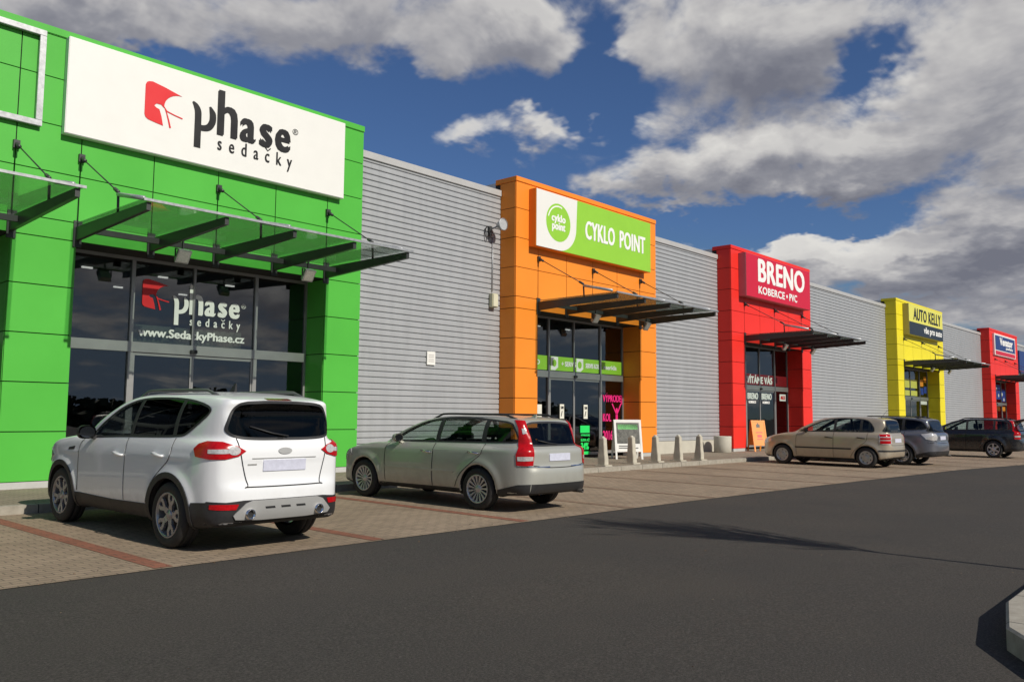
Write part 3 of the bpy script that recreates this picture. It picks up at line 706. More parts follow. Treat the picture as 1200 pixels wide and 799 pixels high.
# navy sign
sg, y = sign('small navy sign in a white border on the far red wall', 68.9, 75.3, 6.22, 7.80, 0.14, M['white'], M['white'])
under(sg, MB().box(69.10, 75.12, y-0.006, y, 6.62, 7.68), 'sign_panel', M['navy'])
g = MB(); words(sg, 'lettering', M['letterwhite'], [('Venator', 70.4, 74.4, 7.02, 7.60, y-0.007, 0.12), ('podlahy', 72.2, 74.4, 6.72, 6.98, y-0.007, 0.05)])
under(sg, MB().box(69.10, 75.12, y-0.005, y, 6.27, 6.56), 'red_band', M['red_sign'])
# dark blue board past the last front
sg = empty('wall_sign', 'plain dark blue board on grey wall at the right frame edge', 'sign', (81, WY, 5.4))
under(sg, MB().box(79.3, 83.5, WY-0.18, WY-0.06, 5.4, 7.2), 'board', M['navy'], 0.01)

# ------------------------------------------------------------------ lettering and posters in the windows
yw = GY-0.012
phase_word(S_green, 'window_lettering', M['letterwhite'], 7.90, 9.33, 3.47, 3.79, 4.07, 3.24, yw, 0.09)
words(S_green, 'registered_mark', M['letterwhite'], [('®', 9.36, 9.47, 3.70, 3.80, yw, 0)]); words(S_green, 'window_lettering', M['letterwhite'], [('www.SedackyPhase.cz', 7.22, 9.46, 2.92, 3.14, yw, 0.018)]); g = MB()
text_mb(g, 'sedacky', 8.24, 9.35, 3.20, 3.42, yw, 0.010, spacing=2.0); g.prism(ribbon([(8.92, 3.43), (8.96, 3.39), (9.00, 3.43)], 0.014), yw-0.008, yw)
under(S_green, g, 'window_lettering', M['letterwhite'])
under(S_green, phase_logo(7.27, 7.80, 3.50, 4.08, yw, MB()), 'window_logo', M['letterred'])
under(S_green, MB().box(7.10, 9.45, GY+0.10, GY+0.112, 2.87, 3.20), 'window_film', M['pastel'])
under(S_green, MB().box(8.12, 8.22, yw-0.03, yw-0.026, 1.38, 1.55), 'door_sticker', M['white'])
# orange shop
g = MB()
for a, b in ((18.22, 19.43), (19.53, 20.63), (20.75, 21.98), (22.09, 23.2)): g.box(a, b, yw-0.004, yw, 2.88, 3.30)
under(S_orange, g, 'window_band', M['lime'])
for a, s_ in ((18.5, 'EKO'), (20.05, '+ SERVIS'), (21.25, 'SERVIS KOL'), (22.2, 'merida')): words(S_orange, 'window_lettering', M['letterwhite'], [(s_, a, a+(0.55 if len(s_) < 5 else 0.72), 3.02, 3.17, yw-0.005, 0.02)])
for a in (19.56, 20.80):
    g = MB().prism([(a, 2.89), (a+0.20, 2.89), (a+0.34, 2.98), (a+0.34, 3.29), (a, 3.29)], yw-0.006, yw-0.003); under(S_orange, g, 'emblem_ground', M['letterwhite'])
g = MB()
for a in (19.56, 20.80): g.prism(ellipse(a+0.16, 3.10, 0.10, 0.11, 20), yw-0.008, yw-0.005)
under(S_orange, g, 'window_emblem', M['lime'])
g = MB(); text_mb(g, 'VÝPRODEJ', 22.16, 23.24, 1.92, 2.28, yw, 0.022); text_mb(g, 'KOL', 22.16, 22.62, 1.37, 1.62, yw, 0.025); text_mb(g, '2016!!', 22.16, 22.84, 0.78, 1.08, yw, 0.022)
cxp = 22.93
def fig(mb, c, z0, s):
    for pts, w_ in ([(0, .55), (0, .95)], .13), ([(0, .95), (-.10, 1.08), (-.28, 1.33)], .055), ([(0, .95), (.10, 1.08), (.26, 1.33)], .055), ([(-.03, .58), (-.07, .30), (-.04, 0)], .075), ([(.03, .58), (.06, .30), (.03, 0)], .075):
        mb.prism(ribbon([(c+p[0]*s, z0+p[1]*s) for p in pts], w_*s), yw-0.005, yw)
    mb.prism(ellipse(c, z0+1.10*s, .065*s, .08*s, 14), yw-0.0055, yw)
fig(g, cxp, 0.72, 0.92)
under(S_orange, g, 'pink_lettering', M['pink'])
g = MB(); yd = GY-0.046
for (z0, z1, a, b) in ((1.02, 1.24, 20.95, 21.42), (0.36, 0.45, 20.93, 21.44)): g.box(a, b, yd-0.004, yd, z0, z1)
text_mb(g, 'VÝPRODEJ', 20.97, 21.42, 0.90, 0.99, yd, 0.012); text_mb(g, 'SLEVA AŽ', 20.97, 21.42, 0.76, 0.86, yd, 0.012); text_mb(g, '34%', 20.97, 21.38, 0.50, 0.72, yd, 0.035)
under(S_orange, g, 'neon_poster', M['neon'])
for a in (19.95, 21.12): under(S_orange, MB().box(a, a+0.20, yd-0.004, yd, 1.45, 1.88), 'door_notice', M['cream'])
under(S_orange, MB().box(18.95, 19.15, yw-0.004, yw, 1.42, 1.86), 'window_notice', M['cream']); under(S_orange, MB().box(19.05, 19.16, yw-0.005, yw-0.001, 1.18, 1.30), 'window_notice', M['cream'])
g = MB()
for a in (19.95, 21.12): text_mb(g, 'TAM', a+0.03, a+0.17, 1.74, 1.82, yd-0.003, 0.01); g.prism(ribbon([(a+0.11, 1.68), (a+0.06, 1.52)], 0.03), yd-0.008, yd-0.003)
under(S_orange, g, 'notice_print', M['letterblack'])
# red shop
sR = 5.29/5.2
g = MB(); g.box(30.65, 34.5, yw-0.003, yw, 2.88, 3.32); g.box(34.63, 35.78, yw-0.003, yw, 2.88, 3.32)
under(S_red, g, 'window_band', mat('deep_red_film', (0.20, 0.010, 0.014), 0.4))
g = MB(); text_mb(g, 'VÍTÁME VÁS', 32.0, 34.35, 2.93, 3.30, yw-0.003, 0.05)
for a in (32.0, 33.25): text_mb(g, 'BRENO', a, a+0.95, 2.28, 2.55, yd, 0.045); text_mb(g, 'KOBERCE', a+0.1, a+0.75, 2.12, 2.22, yd, 0.02)
g.box(35.05, 35.65, yw-0.004, yw, 2.26, 2.55)
under(S_red, g, 'window_lettering', M['letterwhite'])
g = MB(); text_mb(g, 'AKCE', 35.12, 35.58, 2.33, 2.48, yw-0.004, 0.03); under(S_red, g, 'notice_print', M['letterred'])
# yellow shop
g = MB()
for (a, b, z0, z1) in ((50.9, 52.35, 3.35, 3.85), (52.45, 53.7, 3.35, 3.85), (50.9, 52.35, 2.9, 3.2), (52.45, 53.7, 2.9, 3.2)): g.box(a, b, yw-0.004, yw, z0, z1)
under(S_yellow, g, 'yellow_poster', M['yellow_sign'])
g = MB(); g.box(54.3, 54.9, yw-0.004, yw, 3.5, 3.9); g.box(55.0, 55.5, yw-0.004, yw, 3.75, 4.1); under(S_yellow, g, 'orange_poster', M['posterorange'])
g = MB(); g.box(54.3, 54.9, yw-0.004, yw, 3.0, 3.4); g.box(55.0, 55.5, yw-0.004, yw, 3.1, 3.5); under(S_yellow, g, 'blue_poster', M['blueposter'])
g = MB(); g.box(54.3, 55.5, yw-0.004, yw, 2.42, 2.62); under(S_yellow, g, 'white_notice', M['white'])
# far red shop
g = MB()
for (a, b, z0, z1) in ((70.6, 72.1, 2.95, 4.1), (72.3, 73.8, 3.1, 4.2), (74.0, 75.3, 2.95, 3.9)): g.box(a, b, yw-0.004, yw, z0, z1)
under(S_red2, g, 'blue_poster', M['blueposter'])
g = MB()
for (a, b) in ((70.8, 71.9), (72.5, 73.5), (74.2, 75.1)): g.box(a, b, yw-0.004, yw, 2.2, 2.55)
under(S_red2, g, 'orange_poster', M['posterorange'])
g = MB()
for (a, z) in ((70.8, 3.6), (71.5, 3.2), (72.6, 3.9), (73.2, 3.4), (74.3, 3.5), (74.8, 3.1)): g.prism(ellipse(a, z, 0.16, 0.13, 12), yw-0.008, yw-0.004)
under(S_red2, g, 'poster_picture', M['letterwhite'])

# ------------------------------------------------------------------ small things on the grey wall
wl = empty('wall_lamp', 'round silver wall spotlight on grey cladding beside the orange front', 'wall lamp', (16.72, WY-0.02, 6.60))
MB().box(-0.05, 0.05, -0.06, 0.0, -0.16, 0.10).build('bracket', M['darksteel'], wl)
g = MB(); g.lathe([(0.0, 0.08), (0.08, 0.08), (0.15, -0.08), (0.17, -0.10), (0.17, -0.13), (0.155, -0.13)], 'Y', 24, (0.12, -0.30, 0.12)); g.tube([(0, -0.04, 0.0), (0.08, -0.22, 0.08)], 0.022)
g.build('housing', M['galv'], wl)
g = MB(); g.lathe([(0.0, -0.118), (0.155, -0.118)], 'Y', 24, (0.12, -0.30, 0.12)); g.build('lamp_glass', M['lampclear'], wl)
rg = MB(); rg.tube([(-0.13+0.05*math.cos(q), -0.08-0.06*math.cos(q), -0.10+0.17*math.sin(q)) for q in np.linspace(0, 2*PI, 20)], 0.016, 6); rg.build('cable_loop', M['black'], wl)
g = MB(); g.tube([(0, 0, 6.4), (0.01, 0, 5.6), (0, 0, 4.9)], 0.014, 6)
tag(g.build('cable_conduit', M['galv'], None, 0, (16.85, WY-0.035, 0)), 'thin vertical cable conduit below the wall spotlight beside orange front', 'conduit')
jb = empty('junction_box', 'small cream junction box on grey wall beside the orange front', 'junction box', (16.85, WY-0.02, 4.65))
MB().box(-0.11, 0.11, -0.14, 0.0, -0.19, 0.19).build('case', mat('cream_plastic', (0.55, 0.52, 0.36), 0.5), jb, 0.015)
MB().box(-0.095, 0.095, -0.156, -0.1405, -0.17, 0.17).build('cover', mat('cream_cover', (0.62, 0.60, 0.45), 0.5), jb, 0.006)
pl = empty('notice_plate', 'small white notice plate fixed to the grey corrugated wall', 'notice', (14.62, WY-0.02, 2.95))
MB().box(-0.14, 0.14, -0.03, 0.0, -0.17, 0.17).build('plate', M['white'], pl, 0.004)
g = MB()
for z in (0.08, 0.03, -0.03, -0.08): g.box(-0.09, 0.09, -0.0345, -0.031, z-0.008, z+0.008)
g.build('print', mat('grey_print', (0.45, 0.42, 0.40), 0.6), pl)

# ------------------------------------------------------------------ bollards, planter, advertising boards
def bollard_mesh():
    g = MB(); h = 0.02
    def ring(hw, hd, z): return [(-hw, -hd, z), (hw, -hd, z), (hw, hd, z), (-hw, hd, z)]
    lv = [ring(0.088, 0.120, 0.03), ring(0.086, 0.115, 0.20), ring(0.078, 0.098, 0.32), ring(0.074, 0.080, 0.56), ring(0.072, 0.072, 0.715), ring(0.058, 0.055, 0.73)]
    vs = [p for r in lv for p in r]; fs = [(4*i+k, 4*i+(k+1) % 4, 4*i+4+(k+1) % 4, 4*i+4+k) for i in range(5) for k in range(4)] + [(3,2,1,0), (20,21,22,23)]
    g.add(vs, fs); return g
bx = [(18.2,13.22),(19.72,13.36),(21.0,13.40),(22.05,13.30),(23.05,13.18)]
labs = ['grey tapered concrete bollard nearest the silver estate car', 'grey tapered concrete bollard in front of the white advertising board', 'middle one of five grey tapered concrete bollards, before the orange column',
        'fourth grey tapered concrete bollard, in front of the pale plinth', 'last grey tapered concrete bollard, nearest the nearer red shop front']
b0 = None
for (x, y), lb in zip(bx, labs):
    loc = (x, y, gz(y)+0.12)
    if b0 is None:
        b0 = empty('bollard', lb, 'bollard', loc, 'concrete bollards along the kerb')
        bollard_mesh().build('post', M['concrete'], b0, 0.014)
        MB().box(-0.16, 0.16, -0.19, 0.19, -0.02, 0.03).build('foot_plate', M['concrete'], b0, 0.01)
        MB().lathe([(0.05, 0.725), (0.05, 0.745), (0.035, 0.765), (0.0, 0.77)], 'Z', 16).build('cap', M['concrete2'], b0)
    else:
        c = b0.copy(); COL.objects.link(c); c.location = loc; c['label'] = lb
        for ch in b0.children:
            d = ch.copy(); COL.objects.link(d); d.parent = c
        c.rotation_euler = (random.uniform(-.02, .02), random.uniform(-.02, .02), random.uniform(-.06, .06))
pt = empty('planter', 'round pale concrete planter tub beside the nearer red front', 'planter', (28.55, 15.35, gz(15.35)+0.12))
g = MB(); g.lathe([(0.29, 0.0), (0.31, 0.02), (0.315, 0.30), (0.32, 0.57), (0.315, 0.59), (0.25, 0.59), (0.24, 0.49)], 'Z', 36); g.build('tub', M['concrete2'], pt)
g = MB(); g.lathe([(0.0, 0.50), (0.245, 0.49)], 'Z', 24); g.build('soil', M['soil'], pt)
wn = empty('niche_shade', 'dark arched vent cover in the pale plinth beside the planter tub', 'vent cover', (28.0, WY-0.055, gz(16)+0.12))
g = MB().prism([(-0.2, 0.0), (0.2, 0.0), (0.2, 0.28)] + [(0.2*math.cos(q), 0.28+0.14*math.sin(q)) for q in np.linspace(0, PI, 12)][1:], -0.02, 0.0)
g.build('grille', M['joint'], wn)  # flat sheet with the niche's shade painted near-black, no real grille
def aboard(name, label, loc, w_, h_, rz, framemat, facemat, art):
    root = empty(name, label, 'advertising board', loc); root.rotation_euler = (0, 0, rz)
    tl = 0.16
    for s_ in (-1, 1):
        def q(x, z, o=0.0): return (x, s_*(0.30*(1-z/h_)+0.02)+s_*o, z)
        g = MB(); f = 0.055
        for (x0, x1, z0, z1) in ((-w_/2, -w_/2+f, 0, h_), (w_/2-f, w_/2, 0, h_), (-w_/2+f, w_/2-f, h_-f, h_), (-w_/2+f, w_/2-f, 0.22, 0.22+f)):
            g.hexa([q(x0, z0, -.012), q(x1, z0, -.012), q(x1, z0, .012), q(x0, z0, .012), q(x0, z1, -.012), q(x1, z1, -.012), q(x1, z1, .012), q(x0, z1, .012)])
        fo = g.build('frame', framemat, root)
        g = MB(); x0, x1, z0, z1 = -w_/2+f, w_/2-f, 0.22+f, h_-f
        g.hexa([q(x0, z0, -.006), q(x1, z0, -.006), q(x1, z0, .006), q(x0, z0, .006), q(x0, z1, -.006), q(x1, z1, -.006), q(x1, z1, .006), q(x0, z1, .006)])
        po = g.build('poster', facemat, root)
        if s_ < 0:
            for nm, mt, rects in art:
                g = MB()
                for (a, b, c, d) in rects:
                    X0, X1 = x0+(x1-x0)*a, x0+(x1-x0)*b; Z0, Z1 = z0+(z1-z0)*c, z0+(z1-z0)*d
                    g.hexa([q(X0, Z0, .007), q(X1, Z0, .007), q(X1, Z0, .009), q(X0, Z0, .009), q(X0, Z1, .007), q(X1, Z1, .007), q(X1, Z1, .009), q(X0, Z1, .009)])
                g.build(nm, mt, po)
    return root
rr = random.Random(5)
M['photogrey'] = mat('printed_photo', (0.10, 0.10, 0.085), 0.5, var=0.9, vscale=9)
M['mint'] = mat('mint_print', (0.22, 0.66, 0.22), 0.5)
aboard('advertising_board', 'white framed folding board with bicycle poster before the orange entrance', (21.75, 14.9, gz(15)+0.12), 0.84, 1.18, R(-42), M['white'], M['white'],
       [('photo_print', M['photogrey'], [(0.02, 0.98, 0.22, 0.96)]), ('green_band', M['mint'], [(0.08, 0.92, 0.72, 0.90)]), ('text_print', M['letterblack'], [(0.08, 0.45, 0.05, 0.08), (0.5, 0.9, 0.05, 0.08), (0.08, 0.6, 0.12, 0.15)])])
aboard('advertising_board', 'orange folding board leaning by the door of the nearer red shop', (30.85, 15.1, gz(15)+0.12), 0.56, 1.18, R(-38), M['posterorange'], M['posterorange'],
       [('figure_print', M['letterblack'], [(0.30, 0.62, 0.74, 0.88), (0.40, 0.52, 0.88, 0.94)]), ('red_print', M['letterred'], [(0.25, 0.75, 0.20, 0.24), (0.2, 0.8, 0.50, 0.54), (0.3, 0.7, 0.30, 0.42)])])
# ------------------------------------------------------------------ cars
def catmull(pts, n=7):
    """smooth closed outline through the points; a point marked 's' stays a corner"""
    P = [np.array(p[:2], float) for p in pts]; S = [len(p) > 2 for p in pts]; N = len(P); out = []
    for i in range(N):
        p0, p1, p2, p3 = P[i-1], P[i], P[(i+1) % N], P[(i+2) % N]
        d = np.linalg.norm(p2-p1)
        m1 = (p2-p0)/max(1e-6, np.linalg.norm(p1-p0)+d)*d; m2 = (p3-p1)/max(1e-6, np.linalg.norm(p3-p2)+d)*d
        if S[i]: m1 = (p2-p1)
        if S[(i+1) % N]: m2 = (p2-p1)
        for k in range(n):
            s = k/n; out.append((2*s**3-3*s**2+1)*p1+(s**3-2*s**2+s)*m1+(-2*s**3+3*s**2)*p2+(s**3-s**2)*m2)
    return np.array(out)
def sym(half): return half + [tuple([p[0], -p[1]] + list(p[2:])) for p in half[::-1] if abs(p[1]) > 1e-6]
def symy(half):  # half outline given as (y, z)
    return half + [tuple([-p[0], p[1]] + list(p[2:])) for p in half[::-1] if abs(p[0]) > 1e-6]
def inside(poly, U, V):
    r = np.zeros(U.shape, bool); n = len(poly)
    for i in range(n):
        (x0, y0), (x1, y1) = poly[i-1], poly[i]
        if y0 == y1: continue
        c = ((y0 > V) != (y1 > V)) & (U < (x1-x0)*(V-y0)/(y1-y0)+x0); r ^= c
    return r
class Poly2:
    def __init__(s, poly, h=0.014, pad=0.35):
        poly = np.asarray(poly); s.h = h; s.o = poly.min(0)-pad; n = np.ceil((poly.max(0)+pad-s.o)/h).astype(int)+1; s.n = n
        U, V = np.meshgrid(s.o[0]+h*np.arange(n[0]), s.o[1]+h*np.arange(n[1]), indexing='ij')
        d2 = np.full(U.shape, 1e9)
        for i in range(len(poly)):
            a, b = poly[i-1], poly[i]; e = b-a; L = e@e
            if L < 1e-12: continue
            q = np.clip(((U-a[0])*e[0]+(V-a[1])*e[1])/L, 0, 1)
            d2 = np.minimum(d2, (U-a[0]-q*e[0])**2+(V-a[1]-q*e[1])**2)
        s.g = np.sqrt(d2)*np.where(inside(poly, U, V), -1, 1)
    def __call__(s, u, v):
        a = np.clip((u-s.o[0])/s.h, 0, s.n[0]-1.001); b = np.clip((v-s.o[1])/s.h, 0, s.n[1]-1.001)
        i = a.astype(int); j = b.astype(int); a = a-i; b = b-j; g = s.g
        return (g[i, j]*(1-a)+g[i+1, j]*a)*(1-b)+(g[i, j+1]*(1-a)+g[i+1, j+1]*a)*b
def smax(a, b, k): h = np.maximum(k-np.abs(a-b), 0)/k; return np.maximum(a, b)+h*h*k/4
def smin(a, b, k): return -smax(-a, -b, k)
class CarShape:
    def __init__(s, d):
        s.d = d
        s.Sb, s.Pb, s.Fb = Poly2(catmull(d['Sb'])), Poly2(catmull(sym(d['Pb']))), Poly2(catmull(symy(d['Fb'])))
        s.Sg, s.Pg, s.Fg = Poly2(catmull(d['Sg'])), Poly2(catmull(sym(d['Pg']))), Poly2(catmull(symy(d['Fg'])))
        s.win = Poly2(catmull(d['dlo'])); s.rear = Poly2(catmull(symy(d['rearwin']))); s.front = Poly2(catmull(symy(d['windscreen'])))
        s.axles = (0.0, d['wb']); s.rw = d['rw']; s.ra = d['ra']
    def parts(s, x, y, z):
        y = np.abs(y); k = s.d.get('k', 0.09)
        fb = smax(smax(s.Sb(x, z), s.Pb(x, y), k), s.Fb(y, z), k*0.8)
        fg = smax(smax(s.Sg(x, z), s.Pg(x, y), k*0.8), s.Fg(y, z), k*0.7)
        return fb, fg
    def outer(s, P):
        x, y, z = P[..., 0], P[..., 1], P[..., 2]
        fb, fg = s.parts(x, y, z); f = smin(fb, fg, 0.06)
        # the fenders swell a little round the wheels
        for xa in s.axles:
            c = np.sqrt((x-xa)**2+(z-s.rw)**2)
            f = f-0.022*np.exp(-((c-s.ra-0.03)/0.07)**2)*np.clip((np.abs(y)-0.5)/0.2, 0, 1)*np.clip((1.05-z)/0.3, 0, 1)*s.d.get('flare', 1.0)
        # a light crease along the doors
        zc = s.d['crease'][0]+(x-1.3)*s.d['crease'][1]
        f = f-0.007*np.exp(-((z-zc)/0.028)**2)*np.clip((np.abs(y)-0.6)/0.1, 0, 1)*np.clip((x+0.7)/0.5, 0, 1)*np.clip((2.9-x)/0.4, 0, 1)
        return f
    def shell(s, P):
        x, y, z = P[..., 0], P[..., 1], P[..., 2]; ya = np.abs(y)
        f = s.outer(P); fb, fg = s.parts(x, y, z)
        cav = np.maximum(np.maximum(np.minimum(fb, fg)+0.06, 0.45-z), x-s.d['cowl'])
        f = np.maximum(f, -cav)
        f = np.maximum(f, -np.maximum(s.win(x, z)+0.012, 0.40-ya))
        f = np.maximum(f, -np.maximum(s.rear(y, z)+0.012, x-s.d['rearx']))
        f = np.maximum(f, -np.maximum(s.front(y, z)+0.012, s.d['frontx']-x))
        for xa in s.axles:
            c = np.sqrt((x-xa)**2+(z-s.rw)**2)-s.ra
            f = np.maximum(f, -np.maximum(c, 0.52-ya))
        return f
    def normal(s, P, f=None):
        f = f or s.outer; e = 0.004; g = np.zeros_like(P)
        for i in range(3):
            d = np.zeros(3); d[i] = e; g[..., i] = f(P+d)-f(P-d)
        return g/np.maximum(np.linalg.norm(g, axis=-1, keepdims=True), 1e-9)
    def march(s, P, d, it=50):
        P = P.copy()
        for _ in range(it): P += d*(s.outer(P)*0.9)[:, None]
        return P, np.abs(s.outer(P)) < 0.004
def surface_nets(fn, lo, hi, h):
    n = np.ceil((np.array(hi)-lo)/h).astype(int)+1
    ax = [lo[i]+h*np.arange(n[i]) for i in range(3)]
    G = np.stack(np.meshgrid(*ax, indexing='ij'), -1); F = fn(G).astype(np.float64); S = F < 0
    acc = np.zeros(tuple(n-1)+(3,)); cnt = np.zeros(tuple(n-1))
    cor = [(i, j, k) for i in (0, 1) for j in (0, 1) for k in (0, 1)]
    def sub(A, c): return A[c[0]:A.shape[0]-1+c[0], c[1]:A.shape[1]-1+c[1], c[2]:A.shape[2]-1+c[2]]
    for a in cor:
        for i in range(3):
            if a[i]: continue
            b = list(a); b[i] = 1; b = tuple(b)
            fa, fb = sub(F, a), sub(F, b); m = sub(S, a) != sub(S, b)
            q = np.where(m, fa/np.where(m, fa-fb, 1), 0)
            p = np.zeros(fa.shape+(3,)); 
            for j in range(3): p[..., j] = a[j]
            p[..., i] += q
            acc += p*m[..., None]; cnt += m
    act = cnt > 0; idx = -np.ones(act.shape, int); idx[act] = np.arange(act.sum())
    ijk = np.argwhere(act); V = np.array(lo)+h*(ijk+acc[act]/cnt[act][:, None])
    Q = []
    for i in range(3):
        j, k = (i+1) % 3, (i+2) % 3
        a = [slice(None)]*3; b = [slice(None)]*3
        a[i] = slice(0, -1); b[i] = slice(1, None)
        for ax_ in (j, k):
            a[ax_] = slice(1, -1); b[ax_] = slice(1, -1)
        A, B = S[tuple(a)], S[tuple(b)]; e = np.argwhere(A != B)
        if len(e) == 0: continue
        base = e.copy(); base[:, j] += 1; base[:, k] += 1
        flip = A[A != B]
        def cell(dj, dk):
            c = base.copy(); c[:, j] -= dj; c[:, k] -= dk; return idx[c[:, 0], c[:, 1], c[:, 2]]
        q = np.stack([cell(1, 1), cell(0, 1), cell(0, 0), cell(1, 0)], 1)
        q[~flip] = q[~flip][:, ::-1]; Q.append(q)
    return V, np.concatenate(Q)
class Car:
    def __init__(s, name, label, d, paintmat, loc, rz, glass, group='cars parked in front of the shops', res=0.022, scale=1.0):
        s.sh = CarShape(d); s.d = d; s.paint = paintmat; s.glass = glass
        s.root = empty(name, label, 'car', loc, group); s.root.rotation_euler = (0, -SLOPE, rz); s.root.scale = scale if isinstance(scale, tuple) else (scale,)*3
        s.body(res)
    def body(s, res):
        sh, d = s.sh, s.d; x = [p[0] for p in d['Sb']]; zt = max(p[1] for p in d['Sg']); yt = max(p[1] for p in d['Pb'])
        V, Q = surface_nets(sh.shell, np.array([min(x)-0.08, -yt-0.07, 0.10]), np.array([max(x)+0.08, yt+0.07, zt+0.06]), res)
        for _ in range(4):
            f = sh.shell(V); n = sh.normal(V, sh.shell); V = V-n*np.clip(f, -res*0.5, res*0.5)[:, None]
        C = V[Q].mean(1); fo = sh.outer(C); nrm = sh.normal(C)
        dark = (fo < -0.012) | ((nrm[:, 2] < -0.55) & (C[:, 2] < 0.45))
        me = bpy.data.meshes.new('body'); me.from_pydata(V.tolist(), [], Q.tolist())
        me.materials.append(s.paint); me.materials.append(M['carinner'])
        me.polygons.foreach_set('material_index', dark.astype(np.int32)); me.polygons.foreach_set('use_smooth', np.ones(len(Q), bool)); me.update()
        s.b = link('body', me, s.root)
    def shellmesh(s, pts, d, off=0.003, h=0.05, skirt=0.014, off_edge=None):
        """a thin plate cut to the outline pts (3-d points) and laid on the body along direction d"""
        d = Vector(d).normalized(); up = Vector((0, 0, 1)) if abs(d.z) < 0.9 else Vector((1, 0, 0))
        a = d.cross(up).normalized(); b = a.cross(d).normalized()
        p2 = [(Vector(p).dot(a), Vector(p).dot(b)) for p in pts]; B = []
        for i in range(len(p2)):
            p, q = Vector(p2[i]), Vector(p2[(i+1) % len(p2)]); m = max(1, int(math.ceil((q-p).length/(h*0.8))))
            B += [tuple(p.lerp(q, k/m)) for k in range(m)]
        arr = np.array(B); lo, hi = arr.min(0), arr.max(0)
        gu, gv = np.meshgrid(np.arange(lo[0]+h*0.5, hi[0], h), np.arange(lo[1]+h*0.5, hi[1], h)); gu, gv = gu.ravel(), gv.ravel()
        ins = inside(arr, gu, gv); gp = [(u, v) for u, v, k in zip(gu, gv, ins) if k and np.min(np.hypot(arr[:, 0]-u, arr[:, 1]-v)) > h*0.35]
        vv = [Vector(p) for p in B+gp]
        co, _, F, _, _, _ = delaunay_2d_cdt(vv, [], [list(range(len(B)))], 1, 1e-5)
        co = np.array([c[:] for c in co]); ctr = np.array([Vector(p).dot(d) for p in pts]).mean()
        P = np.outer(co[:, 0], a)+np.outer(co[:, 1], b)+np.array(d)*(ctr-1.6)
        P, ok = s.sh.march(P, np.array(d)); n = s.sh.normal(P); P = P+n*off
        F = [tuple(f) for f in F if all(ok[i] for i in f)]
        cnt = {}
        for f in F:
            for i in range(len(f)):
                e = (f[i], f[(i+1) % len(f)]); k = tuple(sorted(e)); cnt.setdefault(k, []).append(e)
        bd = [v[0] for v in cnt.values() if len(v) == 1]; V = P.tolist(); inn = {}
        if skirt:
            for e in bd:
                for i in e:
                    if i not in inn: inn[i] = len(V); V.append((P[i]-n[i]*skirt).tolist()); V.append(P[i].tolist())
            F += [(inn[e[1]]+1, inn[e[0]]+1, inn[e[0]], inn[e[1]]) for e in bd]
        return V, F, [True]*len(F)
    def plate(s, name, pts, d, m, off=0.003, h=0.05, skirt=0.014, both=False, parent=None, smooth=True):
        os_ = []
        for sg_ in ((1, -1) if both else (1,)):
            pp = [(p[0], p[1]*sg_, p[2]) for p in pts]; dd = (d[0], d[1]*sg_, d[2])
            V, F, _ = s.shellmesh(pp, dd, off, h, skirt)
            mb = MB(); mb.add(V, F, 0, smooth); o = mb.build(name, m, parent or s.root)
            os_.append(o)
        return os_
    def side(s, name, xz, m, **k):
        return s.plate(name, [(x, 0.8, z) for x, z in xz], (0, -1, 0), m, both=k.pop('both', True), **k)
    def rear(s, name, yz, m, **k): return s.plate(name, [(-0.5, y, z) for y, z in yz], (1, 0, 0), m, **k)
    def frontp(s, name, yz, m, **k): return s.plate(name, [(2.5, y, z) for y, z in yz], (-1, 0, 0), m, **k)
    def lines(s, name, polylines, m, w=0.008, off=0.006):
        """fine lines on the skin, joined as one part: (kind, points)"""
        for kind, pts in polylines:
            for sg_ in ((1, -1) if kind == 'side' else ((-1,) if kind == 'right' else (1,))):
                rb = ribbon(catline(pts), w)
                if kind in ('side', 'left', 'right'): p3, d = [(x, 0.8*sg_, z) for x, z in rb], (0, -sg_, 0)
                elif kind == 'rear': p3, d = [(-0.5, y, z) for y, z in rb], (1, 0, 0)
                else: p3, d = [(x, y, 1.0) for x, y in rb], (0, 0, -1)
                V, F, _ = s.shellmesh(p3, d, off, 0.06, 0); mb = MB(); mb.add(V, F, 0, True); mb.build(name, m, s.root)
    def skin(s, x=None, y=None, z=None, d=(0, -1, 0)):
        P = np.array([[x if x is not None else 0, y if y is not None else 0, z if z is not None else 0]], float)
        dv = np.array(d, float); P -= dv*1.6
        P, ok = s.sh.march(P, dv); return Vector(P[0]), Vector(s.sh.normal(P)[0])
    def wheels(s, style, w_=0.22, out=None, rimr=None):
        r = s.d['rw']; rr = rimr or r*0.66; out = out or s.d['track']
        hub = MB(); hub.lathe([(0.0, -0.02), (rr*0.72, -0.02), (rr*0.72, 0.0), (0.0, 0.0)], 'Y', 28, (0, 0.01, 0)); hub.lathe([(0.0, 0.02), (0.05, 0.02), (0.06, -0.05)], 'Y', 16)
        ty = MB(); a = w_/2
        ty.lathe([(rr*0.98, -a), (r-0.05, -a-0.004), (r-0.018, -a+0.012), (r-0.003, -a+0.035), (r, -a*0.4), (r-0.006, -a*0.38), (r-0.006, -a*0.32), (r, -a*0.3), (r, a*0.3), (r-0.006, a*0.32), (r-0.006, a*0.38), (r, a*0.4),
                  (r-0.003, a-0.035), (r-0.018, a-0.012), (r-0.05, a+0.004), (rr+0.012, a), (rr, a-0.012), (rr*0.98, -a)], 'Y', 56)
        rim = MB(); f = a-0.012
        rim.lathe([(rr+0.004, f+0.006), (rr-0.004, f+0.010), (rr-0.016, f+0.004), (rr-0.022, f-0.02), (rr-0.03, -a+0.02)], 'Y', 56, mi=0)
